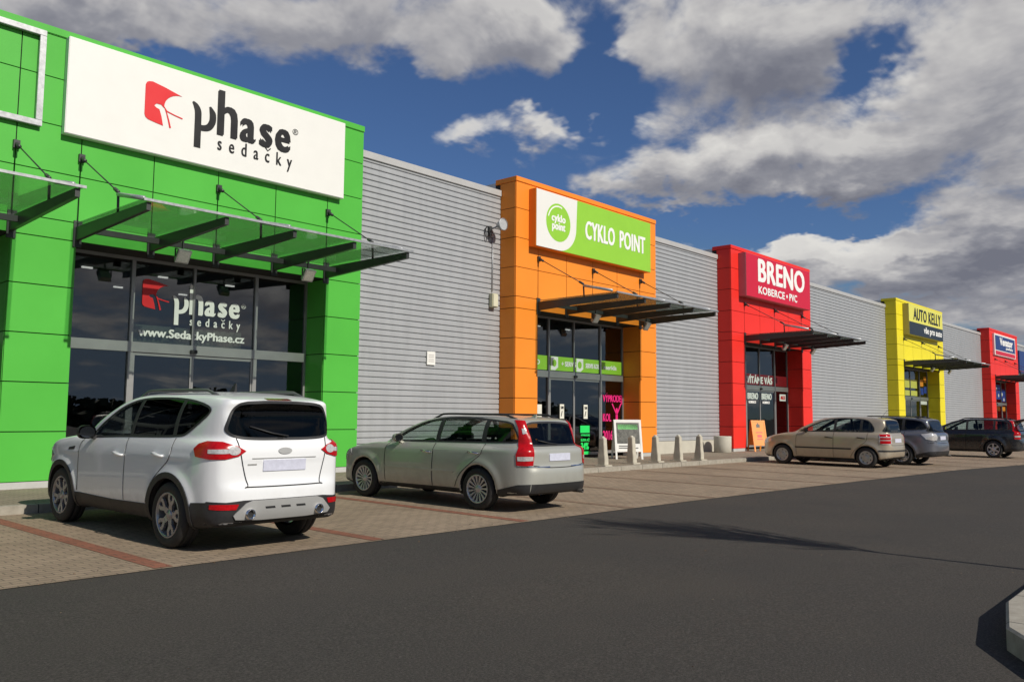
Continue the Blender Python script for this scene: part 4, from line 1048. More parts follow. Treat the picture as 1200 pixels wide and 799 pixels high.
        def bar(a0, r0, a1, r1, w0, w1, y0, y1, mi=0):
            p0 = (r0*math.cos(a0), r0*math.sin(a0)); p1 = (r1*math.cos(a1), r1*math.sin(a1))
            rb = ribbon([p0, p1], [w0, w1]); L0, L1, R1, R0 = rb
            rim.hexa([(L0[0], y0-0.03, L0[1]), (L1[0], y1-0.03, L1[1]), (R1[0], y1-0.03, R1[1]), (R0[0], y0-0.03, R0[1]), (L0[0], y0, L0[1]), (L1[0], y1, L1[1]), (R1[0], y1, R1[1]), (R0[0], y0, R0[1])], mi)
        if style == 'twin':
            m = M['alloydark']
            for k in range(5):
                t0 = 2*PI*k/5+PI/2
                bar(t0, 0.03, t0, rr*0.48, 0.075, 0.060, f-0.022, f-0.012)
                for sgn in (-1, 1):
                    bar(t0, rr*0.44, t0+sgn*0.27, rr*0.76, 0.044, 0.040, f-0.0125, f-0.004); bar(t0+sgn*0.265, rr*0.74, t0+sgn*0.19, rr-0.012, 0.038, 0.042, f-0.0045, f-0.001)
            rim.lathe([(0.0, f-0.005), (0.035, f-0.006), (0.055, f-0.016), (0.07, f-0.05)], 'Y', 20)
        elif style == 'multi':
            m = M['alloy']
            for k in range(15):
                t0 = 2*PI*k/15+PI/2; bar(t0, 0.035, t0, rr-0.012, 0.016, 0.022, f-0.022, f-0.002)
                bar(t0+0.07, rr*0.5, t0+0.10, rr-0.012, 0.008, 0.012, f-0.014, f-0.003)
            rim.lathe([(0.0, f-0.008), (0.04, f-0.01), (0.058, f-0.02), (0.07, f-0.05)], 'Y', 20)
        elif style == 'cap':
            m = M['hubsilver']
            for k in range(7):
                t0 = 2*PI*k/7; bar(t0, 0.02, t0, rr-0.012, 0.09, 0.085, f-0.008, f-0.004)
            rim.lathe([(rr*0.80, f-0.02), (rr*0.80, f-0.001), (rr-0.012, f+0.002)], 'Y', 40)
            rim.lathe([(0.0, f+0.002), (0.05, f+0.0), (rr*0.45, f-0.006), (rr*0.45, f-0.04)], 'Y', 28)
        else:
            m = M['alloy']
            for k in range(6):
                t0 = 2*PI*k/6+PI/6; bar(t0, 0.02, t0, rr-0.01, 0.075, 0.060, f-0.014, f-0.002)
            rim.lathe([(0.0, f), (0.05, f-0.003), (0.08, f-0.02), (0.09, f-0.05)], 'Y', 20)
        first = None
        for xa in s.sh.axles:
            for sg_ in (1, -1):
                loc = (xa, sg_*(out-a), r)
                if first is None:
                    o = hub.build('wheel', M['disc'], s.root); o.location = loc
                    ty.build('tyre', M['rubber'], o); rim.build('rim', m, o); first = o
                else:
                    o = first.copy(); COL.objects.link(o); o.parent = s.root; o.location = loc
                    for ch in first.children:
                        c = ch.copy(); COL.objects.link(c); c.parent = o
                o.rotation_euler = (0, random.uniform(0, 1.2), 0 if sg_ > 0 else PI)
        return first
    def arches(s, name, m, wd, off=0.012, z0=None, h=0.05):
        for xa in s.sh.axles:
            r, c = s.sh.ra, s.d['rw']; a0 = math.asin(max(-1, min(1, ((z0 or 0.26)-c)/(r+wd))))
            arc = np.linspace(a0, PI-a0, 26)
            o = [(xa+(r+wd)*math.cos(q), c+(r+wd)*math.sin(q)) for q in arc]; i_ = [(xa+(r-0.006)*math.cos(q), max(c+(r-0.006)*math.sin(q), z0 or 0.26)) for q in arc[::-1]]
            s.side(name, o+i_, m, off=off, h=h, skirt=0.03)
    def interior(s):
        d = s.d; cl = d['cowl']; zf = 0.45; rd = d['roofz']
        def seat(x, y, w_=0.5):
            g = MB(); g.hexa([(x-0.1, y-w_/2, zf-0.1), (x+0.45, y-w_/2, zf-0.1), (x+0.45, y+w_/2, zf-0.1), (x-0.1, y+w_/2, zf-0.1), (x-0.1, y-w_/2, zf+0.12), (x+0.45, y-w_/2, zf+0.17), (x+0.45, y+w_/2, zf+0.17), (x-0.1, y+w_/2, zf+0.12)])
            zt = rd-0.42
            g.hexa([(x-0.14, y-w_/2, zf+0.05), (x+0.03, y-w_/2, zf+0.05), (x+0.03, y+w_/2, zf+0.05), (x-0.14, y+w_/2, zf+0.05), (x-0.34, y-w_*0.42, zt), (x-0.22, y-w_*0.42, zt), (x-0.22, y+w_*0.42, zt), (x-0.34, y+w_*0.42, zt)])
            for yy in ((y,) if w_ < 0.8 else (y-0.38, y+0.38)):
                g.box(x-0.36, x-0.27, yy-0.13, yy+0.13, zt+0.04, zt+0.22); g.box(x-0.32, x-0.30, yy-0.05, yy+0.05, zt-0.01, zt+0.05)
            return g.build('seat', M['seatcloth'], s.root, 0.03)
        seat(cl-1.15, 0.36); seat(cl-1.15, -0.36); seat(cl-2.0, 0.0, 1.22)
        g = MB(); g.hexa([(cl-0.42, -0.64, 0.7), (cl-0.05, -0.60, 0.7), (cl-0.05, 0.60, 0.7), (cl-0.42, 0.64, 0.7), (cl-0.38, -0.64, d['belt']-0.06), (cl-0.1, -0.58, d['belt']-0.04), (cl-0.1, 0.58, d['belt']-0.04), (cl-0.38, 0.64, d['belt']-0.06)])
        g.build('dashboard', M['carinner'], s.root, 0.03)
        g = MB(); c = Vector((cl-0.55, 0.36, d['belt']-0.02)); ax = Vector((0.35, 0, 0.94)); 
        u = Vector((0, 1, 0)); v = Vector((-0.88, 0, 0.47))
        g.tube([c+(u*math.cos(q)+v*math.sin(q))*0.185 for q in np.linspace(0, 2*PI, 29)], 0.015, 6, caps=False)
        g.tube([c-u*0.18, c+u*0.18], 0.02, 6); g.tube([c, c-v*0.18], 0.02, 6)
        g.build('steering_wheel', M['carinner'], s.root)
    def mirror(s, x, z, m, size=1.0):
        for sg_ in (1, -1):
            p, n = s.skin(x=x, y=0, z=z, d=(0, -sg_, 0)); y = p.y
            g = MB(); k = size; vs = []
            prof = [(0.05, 0.3), (0.02, 0.8), (-0.03, 1.0), (-0.07, 0.96)]
            for (dx, sc_) in prof:
                for q in range(14):
                    t_ = 2*PI*q/14; vs.append((x+dx*k, y+sg_*(0.135*k+0.105*k*sc_*math.copysign(abs(math.cos(t_))**0.7, math.cos(t_))), z+0.06*k+0.075*k*sc_*math.copysign(abs(math.sin(t_))**0.7, math.sin(t_))))
            fs = [(i*14+q, i*14+(q+1) % 14, (i+1)*14+(q+1) % 14, (i+1)*14+q) for i in range(3) for q in range(14)] + [tuple(range(14))[::-1]]
            g.add(vs, fs, 0, True)
            g.hexa([(x-0.02, y-sg_*0.02, z-0.035), (x+0.05, y-sg_*0.02, z-0.035), (x+0.04, y+sg_*0.09, z+0.0), (x-0.02, y+sg_*0.09, z+0.0), (x-0.02, y-sg_*0.02, z+0.02), (x+0.05, y-sg_*0.02, z+0.02), (x+0.04, y+sg_*0.09, z+0.05), (x-0.02, y+sg_*0.09, z+0.05)])
            o = g.build('door_mirror', m, s.root)
            g = MB(); g.add([(x-0.069*k, y+sg_*(0.135*k+0.088*k*math.cos(2*PI*q/14)), z+0.06*k+0.062*k*math.sin(2*PI*q/14)) for q in range(14)], [tuple(range(14))])
            g.build('mirror_glass', M['mirrorglass'], o)
    def handle(s, x, z, m, tilt=0.03):
        for sg_ in (1, -1):
            p, n = s.skin(x=x, z=z, d=(0, -sg_, 0)); y = p.y
            g = MB(); y0 = y+sg_*0.012
            g.tube([(x-0.11, y, z-tilt/3), (x-0.10, y+sg_*0.028, z-tilt/3), (x, y+sg_*0.036, z), (x+0.09, y+sg_*0.028, z+tilt/3), (x+0.10, y, z+tilt/3)], [0.014, 0.015, 0.016, 0.015, 0.014], 8)
            g.build('door_handle', m, s.root)
    def rails(s, x0, x1, yoff, m, hgt=0.045, r=0.018):
        for sg_ in (1, -1):
            pts = []; N = 16
            for i in range(N+1):
                x = x0+(x1-x0)*i/N; p, n = s.skin(x=x, y=yoff(i/N)*sg_, z=1.0, d=(0, 0, -1))
                e = min(1, min(i, N-i)/2.2); e = e*e*(3-2*e); pts.append((x, yoff(i/N)*sg_, p.z-0.01+(hgt+0.01)*e))
            g = MB(); g.tube(pts, r, 8); g.build('roof_rail', m, s.root)
    def fin(s, x, y, L, m, thin=False):
        p, n = s.skin(x=x, y=y, z=1.0, d=(0, 0, -1)); g = MB()
        if thin: g.tube([p-Vector((0, 0, 0.01)), p+Vector((0.0, 0, 0.03))], 0.012, 6); g.tube([p+Vector((0, 0, 0.02)), p+Vector((-L*0.75, 0, L))], [0.005, 0.003], 5)
        else: g.hexa([(x, y-0.02, p.z-0.01), (x+0.12, y-0.02, p.z-0.01), (x+0.12, y+0.02, p.z-0.01), (x, y+0.02, p.z-0.01), (x-0.01, y-0.006, p.z+L), (x+0.02, y-0.006, p.z+L), (x+0.02, y+0.006, p.z+L), (x-0.01, y+0.006, p.z+L)])
        g.build('roof_antenna', m, s.root)
    def exhaust(s, y, z, r=0.035, m=None):
        p, n = s.skin(y=y, z=max(z, 0.36), d=(1, 0, 0)); g = MB(); x = p.x
        g.lathe([(r*0.8, x+0.25), (r, x+0.1), (r, x-0.055), (r*0.82, x-0.055), (r*0.8, x+0.2)], 'X', 20, (0, y, z)); g.lathe([(0.0, x-0.03), (r*0.83, x-0.03)], 'X', 20, (0, y, z), 1)
        g.build('exhaust_pipe', [m or M['chrome'], M['joint']], s.root)
def catline(pts, n=5):
    if len(pts) == 2: return pts
    P = [np.array(p, float) for p in pts]; P = [2*P[0]-P[1]]+P+[2*P[-1]-P[-2]]; out = []
    for i in range(1, len(P)-2):
        p0, p1, p2, p3 = P[i-1:i+3]
        for k in range(n):
            t_ = k/n; out.append(tuple(0.5*((2*p1)+(p2-p0)*t_+(2*p0-5*p1+4*p2-p3)*t_**2+(3*p1-p0-3*p2+p3)*t_**3)))
    return out+[tuple(P[-2])]
def cut(poly, x0, x1):
    """the piece of an outline (x,z) between two upright lines"""
    poly = [tuple(p) for p in poly]
    for lim, s_ in ((x0, 1), (x1, -1)):
        out = []
        for i in range(len(poly)):
            a, b = poly[i-1], poly[i]; ia, ib = s_*(a[0]-lim) >= 0, s_*(b[0]-lim) >= 0
            if ia != ib: q = (lim-a[0])/(b[0]-a[0]); out.append((lim, a[1]+q*(b[1]-a[1])))
            if ib: out.append(b)
        poly = out
    return poly
def common(c, splits, pillar=0.05, rearglass=None, backglass=None):
    d = c.d; dl = catmull(d['dlo'], 6); xs = [dl[:, 0].max()+1]+splits+[dl[:, 0].min()-1]
    c.side('window_surround', [tuple(p) for p in dl], M['black'], off=0.0015, skirt=0.0) if False else None
    for i in range(len(xs)-1):
        a, b = xs[i+1]+(pillar/2 if i < len(xs)-2 else 0), xs[i]-(pillar/2 if i > 0 else 0)
        c.side('window', cut(dl, a, b), (c.glass if i == 0 else (backglass or c.glass)), off=0.004, h=0.06, skirt=0.008)
    for x in splits:
        z0, z1 = [f(p[1] for p in cut(dl, x-0.04, x+0.04)) for f in (min, max)]
        c.side('pillar_trim', cut(dl, x-pillar/2-0.004, x+pillar/2+0.004), M['black'], off=0.0055, skirt=0.02)
    dd_ = [tuple(p) for p in dl]; hf = len(dd_)//2
    for sd_ in ('left', 'right'): c.lines('window_seal', [(sd_, dd_[:hf+1][::2]), (sd_, (dd_[hf-(hf % 2):]+dd_[:2])[::2]), (sd_, [dd_[-2], dd_[-1], dd_[0], dd_[1]])], M['black'], 0.024, 0.006)
    rw = [tuple(p) for p in catmull(symy(d['rearwin']), 5)]
    c.rear('rear_window', rw, rearglass or c.glass, off=0.004, h=0.06, skirt=0.008)
    hf = len(rw)//2
    c.lines('rear_window_seal', [('rear', rw[:hf+1]), ('rear', rw[hf-1:]+rw[:2])], M['black'], 0.026, 0.006)
    ws = [tuple(p) for p in catmull(symy(d['windscreen']), 5)]
    c.frontp('windscreen', ws, c.glass, off=0.004, h=0.08, skirt=0.008)
    c.interior()
def place(x, y): return (x, y, gz(y)+0.006)

# --- white sport utility vehicle
SUV = dict(wb=2.69, rw=0.345, ra=0.395, track=0.905, cowl=2.2, belt=1.10, roofz=1.66, crease=(0.93, -0.02), rearx=-0.35, frontx=1.2, flare=1.2, k=0.10,
  Sb=[(-.66,.27),(0,.23),(1.3,.22),(2.6,.22),(3.30,.24),(3.49,.33),(3.555,.50),(3.55,.66),(3.50,.80),(3.38,.92),(3.1,1.02),(2.7,1.085),(2.3,1.13),(1.5,1.14),(0,1.17),(-.45,1.18),(-.74,1.14),(-.815,1.06),(-.825,.92),(-.83,.74),(-.875,.66),(-.885,.53),(-.85,.38),(-.77,.29)],
  Pb=[(-.89,0),(-.882,.35),(-.845,.60),(-.76,.77),(-.58,.865),(-.2,.905),(.5,.915),(1.3,.918),(2.1,.918),(2.6,.91),(3.0,.875),(3.3,.77),(3.48,.57),(3.55,.3),(3.565,0)],
  Fb=[(0,.21),(.70,.21),(.82,.27),(.885,.40),(.912,.58),(.915,.78),(.905,.93),(.875,1.06),(.81,1.14),(.6,1.18),(0,1.20)],
  Sg=[(2.45,.95,'s'),(2.22,1.135),(1.72,1.42),(1.38,1.57),(1.0,1.645),(.5,1.675),(0,1.665),(-.4,1.625),(-.66,1.575),(-.725,1.545),(-.715,1.44),(-.78,1.17),(-.80,.95,'s'),(0.5,.8,'s')],
  Pg=[(-.86,0),(-.845,.40),(-.77,.61),(-.56,.735),(0,.815),(.8,.85),(1.6,.84),(2.2,.77),(2.38,.55),(2.45,0)],
  Fg=[(0,.7),(.87,.7,'s'),(.868,1.0),(.845,1.14),(.775,1.36),(.705,1.52),(.635,1.605),(.52,1.65),(0,1.69)],
  dlo=[(2.02,1.105),(1.2,1.135),(.4,1.155),(-.02,1.175),(-.14,1.20),(-.46,1.40),(-.49,1.45),(-.41,1.495),(.0,1.555),(.6,1.575),(1.05,1.555),(1.38,1.475),(1.7,1.31),(1.95,1.15)],
  rearwin=[(0,1.16),(.40,1.165),(.60,1.19),(.665,1.245),(.645,1.36),(.595,1.47),(.52,1.52),(.30,1.54),(0,1.545)],
  windscreen=[(0,1.12),(.5,1.13),(.76,1.18),(.70,1.38),(.58,1.54),(.3,1.585),(0,1.59)])
c = Car('sport_utility_vehicle', 'white sport utility vehicle with dark wheel arches and silver lower rear trim, nearest car', SUV, M['paint_white'], place(5.18, 8.82), PI/2, M['glass_smoke'], res=0.02, scale=(1.08, 0.925, 1.0))
common(c, [0.98, 0.06], 0.06, M['glass_dark'], M['glass_dark'])
c.wheels('twin', 0.235, 0.905, 0.235)
P = M['black']
c.arches('wheel_arch_trim', P, 0.052, 0.014, 0.24)
c.side('sill_trim', [(0.40,.27),(2.27,.25),(2.30,.42),(1.3,.405),(0.40,.425)], P, off=0.010, skirt=0.03)
dpoly1 = [(2.20,.44),(1.03,.425),(1.02,1.115),(2.02,1.09),(2.12,1.06),(2.20,.95)]
dpoly2 = [(1.0,.425),(0.50,.44),(0.40,.62),(0.20,.80),(0.03,.95),(0.02,1.145),(0.99,1.12)]
c.side('front_door', dpoly1, c.paint, off=0.0035, h=0.05); c.side('rear_door', dpoly2, c.paint, off=0.0035, h=0.05)
c.lines('panel_gap', [('side', [(2.21,.44),(2.21,.95),(2.12,1.075)]), ('side', [(1.01,.42),(1.008,1.12)]), ('side', [(0.495,.435),(0.39,.62),(0.19,.80),(0.02,.95),(0.01,1.15)]),
  ('rear', [(.585,1.17),(.545,.96),(.47,.70),(.44,.675),(-.44,.675),(-.47,.70),(-.545,.96),(-.585,1.17)])], M['seam'], 0.010)
c.rear('tailgate_shadow_line', [(-.42,.968),(.42,.968),(.42,.958),(-.42,.958)], M['diffuser'], off=0.006)  # thin grey strip painted in for the shadow line of the recess
c.rear('number_plate', [(-.28,.83),(.28,.83),(.28,.945),(-.28,.945)], M['plate'], off=0.010)
c.rear('tailgate_badge', [(.09*math.cos(q), 1.035+.034*math.sin(q)) for q in np.linspace(0, 2*PI, 20)[:-1]], M['diffuser'], off=0.008)
c.rear('tailgate_script', [(.47,.895),(.47,.91),(.36,.91),(.36,.895)], M['diffuser'], off=0.006)
tl = [(-.43,.87,1.05),(-.46,.86,.972),(-.62,.79,.952),(-.76,.70,.955),(-.81,.58,.985),(-.82,.50,1.035),(-.785,.58,1.085),(-.70,.70,1.122),(-.57,.80,1.125),(-.48,.84,1.10)]
c.plate('taillight', [(a, b, z+0.005) for a, b, z in tl], (.74, -.67, 0), M['lampred'], off=0.012, h=0.03, both=True)
c.plate('indicator_lamp', [(-.60,.79,1.015),(-.74,.70,1.015),(-.81,.57,1.025),(-.81,.57,1.055),(-.74,.70,1.06),(-.60,.79,1.055)], (.74, -.67, 0), M['lampclear'], off=0.0155, h=0.03, both=True)
c.rear('reversing_lamp', [(.63+.0*1+.066*math.cos(q), 1.045+.044*math.sin(q)) for q in np.linspace(0, 2*PI, 22)[:-1]], M['lampclear'], off=0.017, h=0.03); c.rear('reversing_lamp', [(-.63+.066*math.cos(q), 1.045+.044*math.sin(q)) for q in np.linspace(0, 2*PI, 22)[:-1]], M['lampclear'], off=0.017, h=0.03)
c.rear('rear_valance', [(-.84,.33),(.84,.33),(.86,.42),(.84,.535),(.70,.53),(.52,.545),(-.52,.545),(-.70,.53),(-.84,.535),(-.86,.42)], P, off=0.008, h=0.05)
c.plate('rear_valance', [(-.36,.88,.26),(-.66,.84,.28),(-.78,.72,.33),(-.80,.70,.53),(-.66,.84,.525),(-.44,.88,.51)], (.5, -.87, 0), P, off=0.008, both=True)
c.rear('skid_plate', [(-.60,.36),(-.30,.345),(.30,.345),(.60,.36),(.63,.40),(.50,.515),(.42,.54),(-.42,.54),(-.50,.515),(-.63,.40)], M['diffuser'], off=0.022, h=0.05)
for y0 in (-.20, 0, .20): c.rear('vent_slot', [(y0-.06,.455),(y0+.06,.455),(y0+.07,.475),(y0-.05,.475)], P, off=0.025)
for sg_ in (1, -1): c.exhaust(sg_*.45, .405, .052)
c.plate('rear_reflector', [(-.80,.58,.455),(-.72,.72,.455),(-.66,.80,.46),(-.66,.80,.505),(-.72,.72,.51),(-.82,.56,.51)], (.80, -.60, 0), M['lampred'], off=0.014, both=True, h=0.03)
c.mirror(1.86, 1.10, P, 1.1)
c.handle(1.16, .935, c.paint); c.handle(.26, .965, c.paint)
c.rails(-.40, 1.32, lambda t_: 0.565+0.03*math.sin(t_*PI), M['diffuser2'], 0.042, 0.018)
c.fin(.15, 0, 0.10, P)
c.rear('brake_lamp', [(-.16,1.565),(.16,1.565),(.16,1.582),(-.16,1.582)], M['lampdark'], off=0.006)
c.plate('headlight', [(3.1,.78,.93),(3.45,.45,.84),(3.47,.45,.72),(3.25,.75,.74),(2.98,.86,.84)], (-.62, -.78, 0), M['lampclear'], off=0.008, both=True, h=0.04)
c.frontp('grille', [(-.5,.45),(.5,.45),(.62,.62),(.5,.78),(-.5,.78),(-.62,.62)], P, off=0.008)
c.side('fender_vent', [(2.34,.98),(2.52,.955),(2.52,.925),(2.36,.935)], P, off=0.006)
g = MB(); g.tube([(-.805, -.05, 1.19), (-.79, .15, 1.22), (-.765, .42, 1.29)], 0.009, 6); g.build('rear_wiper', P, c.root)

# --- silver estate car
EST = dict(wb=2.64, rw=0.316, ra=0.360, track=0.872, cowl=2.2, belt=0.95, roofz=1.43, crease=(0.86, -0.02), rearx=-0.35, frontx=1.2, flare=1.0, k=0.10,
  Sb=[(-.76,.26),(0,.21),(1.3,.19),(2.5,.19),(3.25,.21),(3.45,.30),(3.525,.46),(3.51,.60),(3.42,.71),(3.2,.795),(2.8,.88),(2.35,.945),(1.5,.955),(0,.985),(-.55,.99),(-.80,.975),(-.90,.92),(-.915,.78),(-.925,.69),(-.97,.63),(-.985,.50),(-.955,.37),(-.87,.28)],
  Pb=[(-.985,0),(-.97,.38),(-.925,.60),(-.81,.755),(-.55,.845),(0,.876),(.7,.882),(1.4,.884),(2.1,.882),(2.6,.872),(3.0,.835),(3.28,.73),(3.45,.52),(3.515,.25),(3.53,0)],
  Fb=[(0,.19),(.68,.19),(.80,.25),(.855,.38),(.88,.54),(.884,.70),(.87,.82),(.835,.92),(.77,.975),(.6,1.0),(0,1.015)],
  Sg=[(2.5,.80,'s'),(2.25,.955),(1.7,1.215),(1.35,1.345),(1.0,1.415),(.5,1.447),(0,1.437),(-.35,1.410),(-.58,1.370),(-.655,1.335),(-.70,1.24),(-.80,1.03),(-.86,.85,'s'),(0.5,.65,'s')],
  Pg=[(-.88,0),(-.86,.40),(-.78,.575),(-.52,.69),(0,.755),(.8,.785),(1.6,.775),(2.2,.70),(2.4,.5),(2.5,0)],
  Fg=[(0,.55),(.815,.55,'s'),(.808,.88),(.785,.99),(.705,1.19),(.64,1.315),(.57,1.385),(.45,1.425),(0,1.455)],
  dlo=[(1.98,.985),(1.2,.995),(.3,1.01),(-.40,1.025),(-.60,1.035),(-.635,1.07),(-.55,1.255),(-.48,1.305),(-.2,1.34),(.4,1.375),(.9,1.365),(1.28,1.305),(1.65,1.165),(1.9,1.03)],
  rearwin=[(0,.985),(.40,.985),(.60,.995),(.64,1.03),(.60,1.16),(.55,1.27),(.48,1.305),(.30,1.32),(0,1.325)],
  windscreen=[(0,.96),(.5,.965),(.70,1.0),(.64,1.18),(.54,1.32),(.3,1.36),(0,1.37)])
def estate(label, loc, rz, paintm, glass, rim, back=None, detail=True, res=0.022, scale=1.0, lampm=None, d=EST, lamps='pillar', open_gate=False, railm=None):
    c = Car('estate_car', label, d, paintm, loc, rz, glass, res=res, scale=scale); s_ = c
    common(c, [0.95, -0.02], 0.07, back, back)
    c.wheels(rim, 0.205, 0.872, 0.212)
    c.side('front_door', [(2.10,.33),(1.0,.31),(0.98,.965),(1.98,.97),(2.06,.93),(2.10,.80)], paintm, off=0.0035); c.side('rear_door', [(0.97,.31),(0.50,.33),(.36,.52),(.16,.68),(-.04,.84),(-.06,.985),(0.955,.968)], paintm, off=0.0035)
    L = [('side', [(2.11,.32),(2.11,.80),(2.04,.955)]), ('side', [(.985,.30),(.968,.97)]), ('side', [(.49,.32),(.35,.52),(.15,.68),(-.05,.84),(-.07,.99)]), ('rear', [(-.62,.70),(-.30,.665),(.30,.665),(.62,.70)]), ('rear', [(.66,.98),(.64,.72)]), ('rear', [(-.66,.98),(-.64,.72)])]
    c.lines('panel_gap', L, M['seam'], 0.010)
    c.side('sill_trim', [(.38,.215),(2.25,.195),(2.25,.285),(.38,.30)], M['black'], off=0.006)
    c.side('rubbing_strip', [(.52,.53),(2.10,.535),(2.10,.565),(.49,.56)], paintm, off=0.014)
    c.rear('rear_valance', [(-.66,.30),(.66,.30),(.66,.43),(-.66,.43)], M['black'], off=0.006)
    c.plate('rear_valance', [(-.40,.86,.245),(-.74,.80,.27),(-.86,.66,.30),(-.87,.64,.43),(-.74,.80,.42),(-.40,.86,.33)], (.5, -.87, 0), M['black'], off=0.006, both=True)
    c.plate('bumper_strip', [(-.97,.3,.665),(-.90,.66,.675),(-.74,.80,.685),(-.74,.80,.70),(-.90,.66,.69),(-.97,.3,.68)], (.8, -.6, 0), M['chrome'], off=0.010, both=True)
    if not open_gate: c.rear('number_plate', [(-.26,.76),(.26,.76),(.26,.87),(-.26,.87)], M['plate'], off=0.010)
    lm = lampm or M['lampred']
    if lamps == 'pillar':
        tl = [(-.515,.60,1.355),(-.60,.63,1.24),(-.655,.67,1.10),(-.70,.73,.97),(-.70,.80,.86),(-.71,.80,.70),(-.80,.74,.695),(-.90,.64,.70),(-.905,.62,.86),(-.87,.60,.98),(-.79,.56,1.10),(-.70,.54,1.24),(-.62,.50,1.345)]
        c.plate('taillight', tl, (.72, -.69, 0), lm, off=0.010, h=0.03, both=True)
        c.plate('indicator_lamp', [(-.715,.78,.765),(-.80,.72,.765),(-.885,.63,.77),(-.885,.63,.83),(-.80,.72,.83),(-.71,.78,.825)], (.72, -.69, 0), M['lampclear'], off=0.015, h=0.03, both=True)
        c.plate('reversing_lamp', [(-.66,.60,1.15),(-.71,.57,1.16),(-.68,.57,1.24),(-.625,.59,1.23)], (.72, -.69, 0), M['lampclear'], off=0.015, h=0.03, both=True)
    else:
        c.plate('taillight', [(-.55,.83,.92),(-.66,.80,.78),(-.82,.70,.74),(-.90,.56,.76),(-.90,.50,.84),(-.87,.56,.93),(-.78,.70,.96)], (.74, -.67, 0), lm, off=0.010, h=0.03, both=True)
    c.mirror(1.80, .975, paintm, 0.95)
    c.handle(1.12, .835, M['chrome'] if detail else paintm); c.handle(.10, .855, M['chrome'] if detail else paintm)
    c.rails(-.50, 1.28, lambda t_: 0.525+0.03*math.sin(t_*PI), railm or M['black'], 0.045, 0.016)
    c.fin(-.45, 0, 0.05, paintm)
    c.exhaust(-.52, .285, .030, M['disc'])
    c.plate('headlight', [(3.05,.78,.80),(3.40,.45,.72),(3.45,.42,.60),(3.25,.72,.60),(2.98,.83,.70)], (-.62, -.78, 0), M['lampclear'], off=0.008, both=True, h=0.04)
    c.frontp('grille', [(-.36,.45),(.36,.45),(.42,.68),(-.42,.68)], M['black'], off=0.008)
    g = MB(); x0 = c.skin(y=0.0, z=1.0, d=(1,0,0))[0].x; x1 = c.skin(y=.4, z=1.06, d=(1,0,0))[0].x
    if not open_gate: g.tube([(x0-.02, -.03, 1.0), (x0-.0, .15, 1.02), (x1-.015, .4, 1.06)], 0.009, 6); g.build('rear_wiper', M['black'], c.root)
    return c
estate('silver green estate car with tall red tail lamps, parked beside the white vehicle', place(10.14, 9.12), PI/2, M['paint_silver'], M['glass_mid'], 'multi', M['glass_smoke'], scale=(1.035, 0.94, 1.0))

# --- beige hatchback
HAT = dict(wb=2.462, rw=0.288, ra=0.335, track=0.81, cowl=2.12, belt=0.96, roofz=1.44, crease=(0.85, 0.0), rearx=-0.12, frontx=1.1, flare=0.9, k=0.09,
  Sb=[(-.50,.25),(0,.20),(1.2,.18),(2.4,.18),(3.0,.20),(3.18,.29),(3.255,.44),(3.245,.57),(3.17,.69),(3.0,.785),(2.6,.89),(2.25,.95),(1,.965),(0,.98),(-.35,.98),(-.54,.95),(-.61,.86),(-.625,.70),(-.67,.60),(-.685,.44),(-.62,.31)],
  Pb=[(-.685,0),(-.67,.36),(-.625,.56),(-.50,.71),(-.25,.79),(.3,.82),(1,.823),(1.7,.823),(2.3,.81),(2.75,.765),(3.0,.68),(3.18,.48),(3.245,.25),(3.26,0)],
  Fb=[(0,.18),(.62,.18),(.74,.24),(.80,.38),(.822,.54),(.823,.72),(.808,.84),(.775,.93),(.71,.98),(.5,1.0),(0,1.01)],
  Sg=[(2.42,.80,'s'),(2.16,.96),(1.62,1.24),(1.28,1.375),(.9,1.435),(.4,1.455),(0,1.435),(-.25,1.395),(-.40,1.35),(-.45,1.29),(-.53,1.08),(-.59,.85,'s'),(0.4,.65,'s')],
  Pg=[(-.62,0),(-.60,.36),(-.52,.54),(-.3,.65),(.1,.705),(.8,.735),(1.5,.725),(2.1,.66),(2.32,.45),(2.42,0)],
  Fg=[(0,.55),(.76,.55,'s'),(.755,.88),(.735,.99),(.665,1.18),(.60,1.315),(.535,1.385),(.42,1.425),(0,1.46)],
  dlo=[(1.92,.99),(1.2,1.0),(.3,1.01),(-.12,1.015),(-.19,1.04),(-.16,1.16),(-.05,1.29),(.10,1.345),(.5,1.375),(.9,1.365),(1.22,1.31),(1.58,1.165),(1.84,1.03)],
  rearwin=[(0,1.0),(.38,1.0),(.55,1.01),(.60,1.04),(.565,1.16),(.51,1.28),(.45,1.315),(.28,1.33),(0,1.335)],
  windscreen=[(0,.97),(.46,.975),(.65,1.01),(.60,1.18),(.50,1.32),(.3,1.36),(0,1.37)])
c = Car('hatchback', 'small beige hatchback with silver hubcaps parked before the nearer red shop', HAT, M['paint_beige'], place(26.28, 9.10), PI/2, M['glass_mid'], res=0.024, scale=1.035)
common(c, [0.90, 0.16], 0.06)
c.wheels('cap', 0.185, 0.81, 0.185)
c.side('front_door', [(2.02,.30),(.94,.28),(.925,.975),(1.90,.985),(1.98,.93),(2.02,.78)], c.paint, off=0.0035); c.side('rear_door', [(.915,.28),(.45,.30),(.34,.46),(.16,.62),(.0,.76),(-.03,.985),(.91,.98)], c.paint, off=0.0035)
c.lines('panel_gap', [('side', [(2.03,.29),(2.03,.78),(1.96,.965)]), ('side', [(.93,.27),(.918,.98)]), ('side', [(.44,.29),(.33,.46),(.15,.62),(-.01,.76),(-.04,.99)]), ('rear', [(.56,.98),(.53,.68),(.4,.645),(-.4,.645),(-.53,.68),(-.56,.98)])], M['seam'], 0.008)
c.side('rubbing_strip', [(.42,.50),(2.06,.50),(2.06,.54),(.40,.54)], M['black'], off=0.014)
